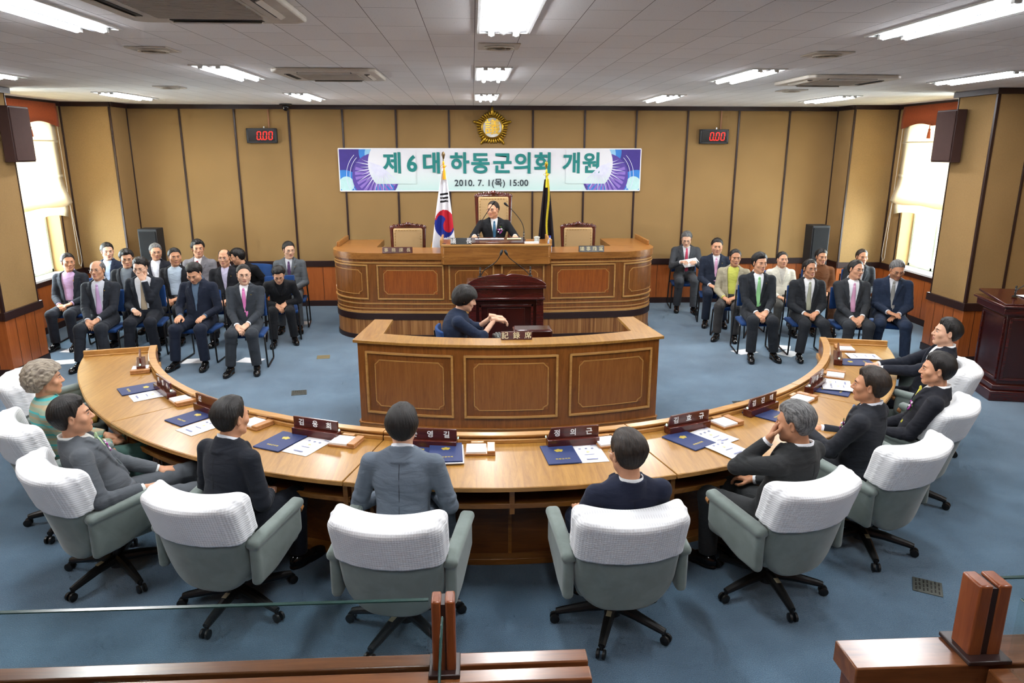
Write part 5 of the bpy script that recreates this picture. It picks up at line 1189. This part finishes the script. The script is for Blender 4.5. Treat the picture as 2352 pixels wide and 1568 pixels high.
ACH = [((75, 1108), -42, 'grey swivel armchair with white knit cover, the grey-suited man leaning out of it, lower left', 10, 0), ((430, 1185), -20, 'grey swivel armchair with white cover behind the dark-suited man at the left curve', 20, -0.04),
       ((893, 1240), -10, 'grey swivel armchair with white cover behind the man in blue-grey', 5, -0.04), ((1455, 1228), 4, 'grey swivel armchair with white cover behind the man in navy with thinning crown', 15, 0.02),
       ((1874, 1151), 22, 'grey swivel armchair with white cover behind the grey-haired man rubbing his face', 40, 0.08), ((2114, 1058), 28, 'grey swivel armchair with white cover behind the man in pinstripes', 25, 0.07),
       ((2222, 958), 37, 'grey swivel armchair with white cover behind the man with yellow tie', 12, 0), ((2240, 864), 57, 'grey swivel armchair with white cover, farthest along the right curve', 30, 0),
       ((-2, 1000), -48, 'grey swivel armchair cut by the photo edge, behind the grey-haired woman', 30, 0), ((8, 893), -62, 'empty grey swivel armchair with yellow seat cushion at the left photo edge', 12, 0)]
for px, a, lb, tn_, sh in ACH: p = atz(px[0], px[1], .80); armchair(lb, p.x-.40*math.sin(R(a))+sh, p.y+.40*math.cos(R(a)), R(a), tn_)
_q = atz(8, 893, .80); t = thing('seat_cushion', 'yellow cushion on the empty armchair at the left photo edge', 'cushion', (_q.x+.40*math.sin(R(62)), _q.y+.40*math.cos(R(62)), .445), R(-66)); b = MB(); b.box((0, .05, .015), (.40, .40, .035)); b.build('cushion_pad', plain('yellow_cushion', 'c9a24a', .8), t, bev=.015)
# handbag under the desk at the left
p = atz(288, 1040, .2); t = thing('handbag', 'black and white patterned handbag standing beside the grey-haired woman\'s knees', 'handbag', (p.x, p.y, 0.08), R(-40))
b = MB(); b.prism([(-.13, 0), (.13, 0), (.11, .2), (-.11, .2)], -.05, .05, 0, Matrix(((1, 0, 0), (0, 0, -1), (0, 1, 0)))); b.build('bag_body', plain('bag_check', 'a89f94', .6, var=.5), t, bev=.02); b = MB(); b.tube([(-.09, 0, .19), (-.08, 0, .3), (0, 0, .34), (.08, 0, .3), (.09, 0, .19)], .008, 8); b.build('bag_handle', BLACK, t, smooth=True)
# ------------------------------------------------------------------ papers and floor boxes
fp = [((1710, 808), 20, 'white sheet on the carpet under the chair of the man with the green tie'), ((1790, 797), -25, 'white sheets spread on the carpet left of the man with thin pale tie'), ((1812, 812), 40, 'second white sheet on the carpet, nearer, between two guests\' shoes'), ((448, 829), 8, 'white sheet on the carpet between the shoes of the man looking down'), ((576, 828), -15, 'white sheet on the carpet between the shoes of the man with the pink tie'),
      ((146, 832), 15, 'white sheet on the carpet at the far left by a black shoe'), ((172, 805), -10, 'pale sheet on the carpet behind the far left guest\'s feet'), ((692, 742), 5, 'small white sheet on the carpet beside the man in grey near the dais')]
for px, rz, lb in fp:
    p = atz(px[0], px[1], 0); b = MB(); b.box((0, 0, .003), (.30, .22, .004)); o = b.build('paper_sheet', PAPER, loc=(p.x, p.y, 0)); o.rotation_euler = (0, 0, R(rz)); tag(o, lb, 'paper', 'papers lying on the carpet')
for px, rz, lb, s in (((743, 820), 8, 'small brass floor socket cover in the carpet, left of the recording desk', 0), ((687, 902), 12, 'metal floor outlet cover in the carpet beyond the left-curve desk', 1), ((2130, 1348), -30, 'dark patterned floor outlet cover at the lower right', 1), ((1705, 927), 5, 'dark floor outlet cover just beyond the right-curve desk', 1)):
    p = atz(px[0], px[1], 0); t = thing('floor_outlet', lb, 'floor outlet', (p.x, p.y, 0), R(rz)); b = MB(); b.box((0, 0, .003), (.17, .17, .006)); b.build('cover', plain('outlet_brass' if not s else 'outlet_grey', '8f8668' if not s else '565a55', .4, .5), t, bev=.002)
    if s:
        b = MB()
        for k in range(7):
            for j in range(3): b.box((-.066+k*.022, -.05+j*.05+(k % 2)*.012, .007), (.008, .03, .002))
        b.build('grip_pattern', BLACK, t)
# ------------------------------------------------------------------ gallery balustrade in front of the camera
GF = 1.50
def rail(name, lb, x0, x1, groove, y0=1.475, y1=1.585, top=GF):
    t = thing(name, lb, 'balustrade', ((x0+x1)/2, (y0+y1)/2, 0)); L = x1-x0; d = y1-y0
    b = MB()
    if groove: b.box((0, d/4+.004, top-.03), (L, d/2-.008, .06)); b.box((0, -d/4-.004, top-.03), (L, d/2-.008, .06)); b.box((0, 0, top-.045), (L, .03, .03))
    else: b.box((0, 0, top-.03), (L, d, .06))
    b.build('handrail', GALW, t, bev=.004)
    b = MB(); b.box((0, 0, (top-.06)/2), (L-.02, .05, top-.06)); b.build('panel', wood('gallery_panel', '5a2c12', '7a4220', 'z'), t); return t
t = rail('gallery_balustrade', 'wooden gallery balustrade with glass, lower left foreground', -3.4, -.05, True)
x0 = t.location.x
GEDGE = plain('glass_edge_green', '22403c', .25)
b = MB(); b.box((-1.92-x0, 0, GF+.09), (2.96, .010, .20)); b.build('glass_panel', GLASS, t, bev=.001); b = MB(); b.box((-1.92-x0, 0, GF+.1915), (2.96, .0104, .003)); b.build('glass_edge', GEDGE, t)
def post(lb, x, y, w=.056, h=.20, z0=GF):
    t = thing('balustrade_post', lb, 'post', (x, y, z0))
    for s in (-1, 1): b = MB(); b.box((s*w*.29, 0, h/2), (w*.42, w*.85, h)); b.build('post_half', wood('post_wood', '74371a', '94502a', 'z', .3), t, bev=.005)
    b = MB(); b.box((0, 0, h/2-.008), (w*.18, w*.8, h)); b.build('rubber_strip', DKTRIM, t); b = MB(); b.box((0, 0, .006), (w*1.35, w*1.5, .012)); b.build('foot_plate', DKTRIM, t, bev=.003); return t
post('short reddish-brown post holding the glass at lower centre', -.405, 1.53)
t = rail('gallery_balustrade', 'wooden gallery balustrade with glass, lower right corner', .60, 3.6, False)
x1_ = t.location.x
b = MB(); b.box((2.35-x1_, .02, GF+.09), (2.78, .010, .20)); b.build('glass_panel', GLASS, t, bev=.001); b = MB(); b.box((2.35-x1_, .02, GF+.1915), (2.78, .0104, .003)); b.build('glass_edge', GEDGE, t)
t2 = thing('side_balustrade', 'wooden side rail running towards the viewer at the lower right corner', 'balustrade', (.98, .9, 0)); b = MB(); b.box((0, 0, GF-.035), (.10, 1.14, .055)); b.build('handrail', GALW, t2, bev=.004); b = MB(); b.box((0, 0, .72), (.045, 1.1, 1.42)); b.build('panel', wood('gallery_panel', '5a2c12', '7a4220', 'z'), t2)
b = MB(); q = Matrix(((0, 0, 1), (1, 0, 0), (0, 1, 0))); b.prism([(-.55, 0), (.57, 0), (.57, .19), (.50, .187), (.42, .17), (.32, .12), (.26, .03), (.25, .0)][::-1], -.004, .004, 0, q); o = b.build('curved_glass', GLASS, t2); o.location = (0, 0, GF-.005); b = MB(); b.tube([(0, .57, .19), (0, .50, .187), (0, .42, .17), (0, .32, .12), (0, .26, .03)], .003, 6); o = b.build('glass_edge', GEDGE, t2, smooth=True); o.location = (0, 0, GF-.005)
post('tall reddish-brown post holding the glass at the lower right', .935, 1.53, .082, .205)

t2 = thing('side_balustrade', 'wooden side rail and glass running towards the viewer at lower centre', 'balustrade', (-.405, .9, 0)); b = MB(); b.box((0, 0, GF-.035), (.10, 1.14, .055)); b.build('handrail', GALW, t2, bev=.004); b = MB(); b.box((0, 0, .72), (.045, 1.1, 1.42)); b.build('panel', wood('gallery_panel', '5a2c12', '7a4220', 'z'), t2)
b = MB(); b.prism([(-.55, 0), (.57, 0), (.57, .19), (.50, .187), (.42, .17), (.32, .12), (.26, .03), (.25, .0)][::-1], -.004, .004, 0, q); o = b.build('curved_glass', GLASS, t2); o.location = (0, 0, GF-.005); b = MB(); b.tube([(0, .57, .19), (0, .50, .187), (0, .42, .17), (0, .32, .12), (0, .26, .03)], .003, 6); o = b.build('glass_edge', GEDGE, t2, smooth=True); o.location = (0, 0, GF-.005)
# ------------------------------------------------------------------ the people
BCH = [None]
def blue_chair(lb, x, y, rz):
    if BCH[0] is None:
        t = thing('stacking_chair', lb, 'chair', (x, y, 0), rz, 'blue guest chairs')
        b = MB(); b.box((0, .06, .435), (.46, .44, .05)); b.build('seat', BLUESEAT, t, bev=.02)
        b = MB()
        P = []
        for j in range(5):
            for i in range(7): xx = -.22+.44*i/6; P.append((xx, -.215-.03*j/4+.05*(xx/.22)**2, .60+.30*j/4))
        fs = [(j*7+i, j*7+i+1, j*7+i+8, j*7+i+7) for j in range(4) for i in range(6)]; b.add(P, fs); o = b.build('backrest', BLUESEAT, t, smooth=True, ang=80); s = o.modifiers.new('t', 'SOLIDIFY'); s.thickness = .035; s2 = o.modifiers.new('b', 'BEVEL'); s2.width = .012; s2.segments = 2
        for s in (-1, 1):
            b = MB(); b.tube([(s*.215, -.235, .82), (s*.225, -.22, .60), (s*.235, -.19, .46), (s*.24, -.20, .30), (s*.245, -.225, .04), (s*.245, -.215, .014), (s*.245, -.19, .012), (s*.245, .20, .012), (s*.245, .235, .014), (s*.245, .248, .05), (s*.235, .235, .30), (s*.232, .22, .40), (s*.23, .19, .418), (s*.22, .0, .418)], .0115, 8)
            b.build('sled_frame', FRAME, t, smooth=True)
        b = MB(); b.tube([(-.22, .05, .40), (.22, .05, .40)], .011, 8); b.tube([(-.235, -.19, .42), (.235, -.19, .42)], .011, 8); b.build('cross_bar', FRAME, t, smooth=True); BCH[0] = t
    else: t = copy_tree(BCH[0]); t.location = (x, y, 0); t.rotation_euler = (0, 0, rz); t['label'] = lb
    return t
def guest(label, short, px, zc, face, **k):
    r_, base, N, H = person(label, px, zc, face, **k); a = R(face); blue_chair('blue cloth sled chair of '+short, base.x, base.y, a); return r_
F = 180
guest('person in dark suit with lilac tie, balding with glasses, hands clasped, leftmost in front row', 'the balding man with lilac tie', (223, 620), 1.20, F+4, jacket='23272f', shirt='c9ced9', tie='c3a3cd', hair='bald', hm=HG, glasses=True, hy=-2, hp=2, hands='low', wb=.05, vopen=.03, head='m', sk=1, feet=((.16, .50), (-.15, .46)), pin=True)
guest('person in dark suit with checked tie holding one hand over his nose', 'the man holding his nose', (322, 614), 1.19, F+10, jacket='1c2029', shirt='dfe3ea', tie='b5a58c', hair='side', glasses=True, head='r', hy=-8, hp=-14, sk=0, wb=.05, vopen=.05, fat=.02, lh=('head', (-.06, .12, -.135), (.42, -.15, .85), 'relax', (-.3, 1, .1)), rh=((.10, .26, .63), (-.5, .8, -.1), (0, 0, 1), 'fist'), feet=((.17, .44), (-.15, .40)))
guest('person in navy suit with open slate-blue shirt looking down at his hands', 'the man looking down', (445, 628), 1.17, F-2, jacket='1b2233', shirt='5a7088', hair='full', head='r', hy=0, hp=-30, sk=1, hands='thigh', wb=.10, fat=.01, feet=((.20, .44), (-.17, .44)), knees=((.16, .45, .50), (-.15, .45, .50)))
guest('person in charcoal suit with bright pink tie and glasses, hands clasped, smiling', 'the man with bright pink tie', (560, 630), 1.19, F+6, jacket='31363d', shirt='eceef2', tie='d67bb5', hair='thin', glasses=True, head='r', hy=14, hp=-6, sk=0, hands='low', wb=.16, feet=((.17, .42), (-.14, .40)), pin=True)
guest('person in dark jacket and open lilac shirt by the left window, head turned', 'the man in lilac shirt by the window', (157, 602), 1.17, F+4, jacket='292d36', shirt='c3a5cf', hair='short', sk=2, hy=34, hp=0, hands='lap', wb=.0, vopen=.04, belt=True, pin=True)
guest('person in dark jacket with grey open shirt and glasses, behind the man holding his nose', 'the man in grey open shirt', (291, 594), 1.20, F+2, jacket='26292f', shirt='7f8b97', hair='full', glasses=True, sk=1, hy=24, hp=-8, hands='lap', wb=.02, vopen=.03)
guest('person in black jacket and pale blue open shirt in the second row', 'the man in pale blue open shirt', (402, 590), 1.20, F+2, jacket='1e1f24', shirt='b9cbdd', hair='short', head='r', sk=2, hy=28, hp=0, hands='lap', wb=-.02, vopen=.05, belt=True)
guest('person in black suit, bald-topped with glasses and pale lilac shirt, behind the pink tie', 'the bald-topped man in lilac shirt', (515, 592), 1.20, F+4, jacket='1b1c22', shirt='c6c2dc', hair='bald', hm=HBR, glasses='metal', sk=1, hy=-2, hp=0, hands='lap', wb=.12, pin=True)
guest('person in black suit bent forward over his knees, wearing glasses', 'the man bent over his knees', (640, 632), 1.00, F+14, jacket='17181c', shirt='17181c', hair='full', glasses=True, sk=1, lean=38, hy=0, hp=-28, hands='low', wb=.3, feet=((.14, .50), (-.16, .38)))
guest('person in navy jacket and light blue open shirt, third row, nearest the window corner', 'the man in light blue open shirt', (247, 577), 1.21, F+6, jacket='222a3d', shirt='b4c6e0', hair='short', sk=0, hy=28, hp=-4, wb=.1, vopen=.01)
guest('person in dark jacket with white open shirt, grey hair and glasses, third row', 'the grey-haired man in white open shirt', (358, 578), 1.18, F+4, jacket='20222b', shirt='e0e2ec', hair='short', hm=HG, glasses=True, head='r', sk=1, hy=24, hp=-6, wb=.05, vopen=.02)
guest('person in light grey suit with red tie, third row', 'the man with red tie', (455, 571), 1.24, F+4, jacket='77757a', shirt='e6e2e4', tie='9c3a44', hair='full', head='t', sk=1, hy=20, hp=0, wb=.16)
guest('person in black bowing low behind the others, only black hair and back visible', 'the bowing person in black', (545, 590), 1.08, F-20, jacket='131317', shirt='131317', hair='full', sk=1, lean=34, hy=-60, hp=-18, wb=.3)
guest('person in mid-grey suit with purple tie and glasses, sitting nearest the dais', 'the man with purple tie', (664, 574), 1.21, F+8, jacket='565b60', shirt='d2d6de', tie='5a4166', hair='short', glasses=True, head='m', sk=0, hy=20, hp=-6, wb=.16, pin=True)
# right-hand side
guest('person in grey suit with rose tie reading a paper, sitting by the back wall', 'the man reading by the wall', (1577, 549), 1.26, F-8, jacket='42454a', shirt='e4e6ec', tie='b8405c', hair='short', hm=HG, glasses=True, sk=0, hy=-8, hp=-22, wb=.12, vopen=.01, lh=((-.11, .32, .80), (.3, .8, .2), (-.5, -.5, .6), 'relax'), rh=((.11, .32, .80), (-.3, .8, .2), (.5, -.5, .6), 'relax'), feet=((.15, .36), (-.1, .50)), knees=((.14, .45, .5), (-.10, .47, .52)))
guest('person in navy suit with pale pink tie, second from the back wall on the right', 'the man with pale pink tie', (1647, 566), 1.22, F-14, jacket='222a3a', shirt='e4e6ec', tie='d9a6c4', hair='short', head='r', sk=1, hy=0, hp=-4, hands='lap', wb=.14, pin=True)
guest('person in beige jacket over a lime-yellow shirt, dark hair', 'the man in beige jacket', (1689, 592), 1.17, F-26, jacket='a39b84', trousers='3a3838', shirt='c3c65c', hair='recede', head='t', sk=2, hy=18, hp=-2, hands='lap', wb=-.05, vopen=.03)
guest('person in black suit with light green tie, hands clasped, front row nearest the dais', 'the man with green tie', (1746, 604), 1.24, F-8, jacket='20242a', shirt='e6eaf0', tie='8fc98c', hair='full', head='t', sk=1, hy=14, hp=-2, hands='low', wb=.08, vopen=.01, pin=True, feet=((.12, .46), (-.18, .40)))
guest('person in cream zip jacket with eyes half closed, second row', 'the man in cream jacket', (1797, 596), 1.10, F-6, jacket='d9d5c6', trousers='4a4844', shirt='cfcdc4', hair='recede', head='r', sk=1, hy=4, hp=2, wb=.22, lh=((-.12, .3, .62), (.2, 1, -.1), (0, 0, 1), 'relax'))
guest('person in dark suit with thin pale tie, gaunt face and glasses', 'the gaunt man with pale tie', (1861, 617), 1.17, F-8, jacket='25282d', shirt='e4e6e8', tie='a3a693', hair='recede', glasses=True, head='t', sk=2, hy=8, hp=0, hands='lap', wb=.04, vopen=.02, feet=((.15, .42), (-.24, .48)))
guest('person in brown patterned shirt, tanned face, before the right floor loudspeaker', 'the man in brown shirt', (1887, 590), 1.13, F-10, jacket='6e4528', trousers='5a3a24', shirt='6e4528', hair='short', head='t', sk=2, hy=8, hp=-4, lapel=False, top='shirt')
guest('person in dark grey suit with pink striped tie and glasses, head tilted', 'the man with pink striped tie', (1967, 619), 1.18, F-10, jacket='2d3035', shirt='e8eaee', tie='cf9ab8', hair='recede', glasses=True, sk=1, hy=22, hp=0, hr=-6, hands='low', wb=.06, vopen=.02)
guest('person in dark jacket and white shirt behind the man with pink striped tie', 'the man in dark jacket, second row right', (1980, 590), 1.13, F-14, jacket='2b2e33', shirt='dfe3ea', hair='thin', hm=HBR, sk=2, hy=10, hp=-4, wb=.1)
guest('person in navy suit with grey tie, silver hair, watch, hands crossed, eyes down', 'the silver-haired man in navy', (2061, 620), 1.18, F-26, jacket='1f2b40', shirt='d6d8de', tie='8b8a86', hair='short', hm=HG, glasses=True, head='r', sk=2, hy=14, hp=-22, hands='cross', wb=.12, fat=.02, feet=((.16, .36), (-.2, .44)), knees=((.13, .45, .5), (-.17, .45, .5)))
# reading paper held by the man at the wall
for lb, px, Y, w_, h_ in (('white papers held by the reading man by the back wall', (1586, 603), 12.42, .30, .20),):
    p = aty(px[0], px[1], Y); b = MB(); b.box((0, 0, 0), (w_, h_, .004)); o = b.build('held_papers', PAPER, loc=p); o.rotation_euler = (R(30), R(-8), R(10)); tag(o, lb, 'paper')
# chairman and recorder
person('person in black suit with blue tie and corsage, glasses, seated in the high-backed chair', (1132, 481), 1.835, F, jacket='16181c', shirt='eef0f4', tie='3a6a8c', hair='thin', hm=HBR, glasses=True, sk=1, head='r', hy=-28, hp=-4, fl=.60, seat=.49, wb=.14, corsage=True, pin=True, shoulder=1.08, knees=((.12, .45, .54), (-.12, .45, .54)),
       rh=((.30, .34, .84), (.1, 1, -.1), (0, 0, 1), 'flat'), lh=((-.30, .34, .84), (-.1, 1, -.1), (0, 0, 1), 'flat'), vox=.0095, sc=1.03)
person('person with black bob hair in navy short-sleeved jacket typing at the recording desk', (1070, 686), 1.20, -84, jacket='1d2940', trousers='20242e', shirt='1d2940', hair='bob', head='f', sk=0, hy=-4, hp=-16, lean=14, lapel=False, sleeve=.5, fat=.03, vox=.0095,
       rh=((.03, .47, .925), (-.1, 1, -.12), (0, 0, 1), 'relax'), lh=((-.12, .47, .925), (.1, 1, -.12), (0, 0, 1), 'relax'))
_r = PEOPLE[-1].location; blue_chair('blue chair of the recorder behind the recording desk', _r.x+.10, _r.y, R(-84))
# councillors round the horseshoe
V8 = .0088
person('person with curly silver-brown hair in a striped aqua and tan knit, at the left edge', (105, 870), None, -56, jacket='8a9a86', trousers='4f6f68', shirt='7c9a8e', hair='perm', hm=HLG, head='f', sk=1, hy=0, hp=0, lapel=False, jm=stripemat(), top='knitted_top', lean=-12, vox=V8, fat=.03, hands='lap', seat=.44)
person('person in grey suit and corsage leaning back, dark hair, second from the left edge', (168, 955), None, -58, jacket='565b61', shirt='e4e8e6', tie='a8c49a', hair='full', hm=HB, head='r', sk=1, hy=-6, hp=6, lean=-18, vox=V8, wb=.1, vopen=.01, corsage=True, seat=.44, fat=.02, knees=((.13, .47, .50), (-.10, .50, .56)), feet=((.15, .60), (-.04, .72)),
       lh=((-.12, .30, .62), (.3, 1, -.1), (0, 0, 1), 'relax'), rh=((.24, .16, .66), (-.3, 1, -.1), (0, 0, 1), 'relax'))
person('person in dark navy suit with dark hair seen from behind, left curve of the horseshoe', (535, 958), None, -30, jacket='1f232c', shirt='dfe4ec', hair='side', hm=HB, head='m', sk=1, hy=-6, hp=-4, lean=8, vox=V8, seat=.44, hands='lap', fat=.01)
person('person in blue-grey suit with black hair, seen straight from behind at centre left', (925, 976), None, -6, jacket='66717e', trousers='5d6772', shirt='e6e8ee', hair='full', hm=HB, head='m', sk=0, hy=4, hp=-2, lean=9, vox=V8, seat=.44, hands='thigh', shoulder=1.06, knees=((.18, .44, .5), (-.14, .44, .5)), feet=((.22, .40), (-.16, .42)), shoes=SHBR)
person('person in dark navy suit with thinning crown, seen from behind, right of centre', (1437, 1040), None, 8, jacket='20263a', shirt='eef0f4', hair='full', hm=HBR, head='m', sk=1, hy=14, hp=-8, glasses='metal', lean=-13, vox=V8, seat=.44, hands='thigh', shoulder=1.04)
person('person with grey hair in dark grey suit rubbing his eyes with the left hand', (1822, 970), None, 34, jacket='303234', shirt='e0e2e8', hair='full', hm=HG, head='r', sk=2, hy=20, hp=-8, lean=-9, vox=V8, seat=.44, lh=('head', (-.065, .135, -.105), (.42, -.15, .85), 'relax', (-.3, 1, .1)), rh=((.12, .28, .62), (-.3, 1, -.1), (0, 0, 1), 'relax'), fat=.02, shoulder=1.05)
person('person in dark pinstripe suit with corsage, black hair, profile, hands on the desk edge', (1996, 885), None, 42, jacket='262930', shirt='e2e6f0', tie='7d93b5', hair='full', hm=HBR, head='m', sk=2, hy=16, hp=2, lean=-3, vox=V8, seat=.44, corsage=True, shoulder=1.05, lh=((-.10, .34, .76), (.3, 1, .1), (0, 0, 1), 'fist'), rh=((.10, .32, .72), (-.3, 1, 0), (0, 0, 1), 'fist'))
person('person in black suit with yellow tie and corsage, dark hair, profile at the right curve', (2150, 848), None, 58, jacket='1c1e26', shirt='eaecee', tie='d6cc4e', hair='side', hm=HB, head='m', sk=1, hy=8, hp=0, lean=-13, vox=V8, seat=.44, corsage=True, hands='lap')
person('person in black suit, swept-back black hair, hands clasped on the desk, farthest right', (2172, 763), None, 72, jacket='1c202b', shirt='eaecee', hair='side', hm=HB, head='m', sk=0, hy=4, hp=6, lean=-11, vox=V8, seat=.44, lh=((-.05, .47, .77), (.3, .9, .1), (-.3, 0, 1), 'fist'), rh=((.07, .47, .77), (-.3, .9, .1), (.3, 0, 1), 'fist'))

# ------------------------------------------------------------------ daylight and view
w = bpy.data.worlds.new('world'); bpy.context.scene.world = w; w.use_nodes = True
bg = w.node_tree.nodes['Background']; bg.inputs[0].default_value = (.86, .93, 1, 1); bg.inputs[1].default_value = 6.0
for sx in (-1, 1):
    ld = bpy.data.lights.new('window_daylight', 'AREA'); ld.shape = 'RECTANGLE'; ld.size = 2.4; ld.size_y = 2.0; ld.energy = 330; ld.color = (.90, .96, 1)
    lo = bpy.data.objects.new('window_daylight', ld); C.objects.link(lo); lo.location = (sx*(XW+.75), 11.0, 2.0); lo.rotation_euler = (0, sx*R(90), 0)
sc = bpy.context.scene; sc.view_settings.view_transform = 'Standard'; sc.view_settings.look = 'None'; sc.view_settings.gamma = 1; sc.view_settings.use_curve_mapping = False
sc.view_settings.exposure = 0.38
sc.cycles.use_denoising = True; sc.cycles.max_bounces = 6; sc.cycles.diffuse_bounces = 3; sc.cycles.glossy_bounces = 3; sc.cycles.transmission_bounces = 5
sc.cycles.use_adaptive_sampling = True; sc.cycles.adaptive_threshold = .08; sc.cycles.adaptive_min_samples = 12; sc.cycles.use_light_tree = True; sc.cycles.caustics_reflective = False; sc.cycles.caustics_refractive = False
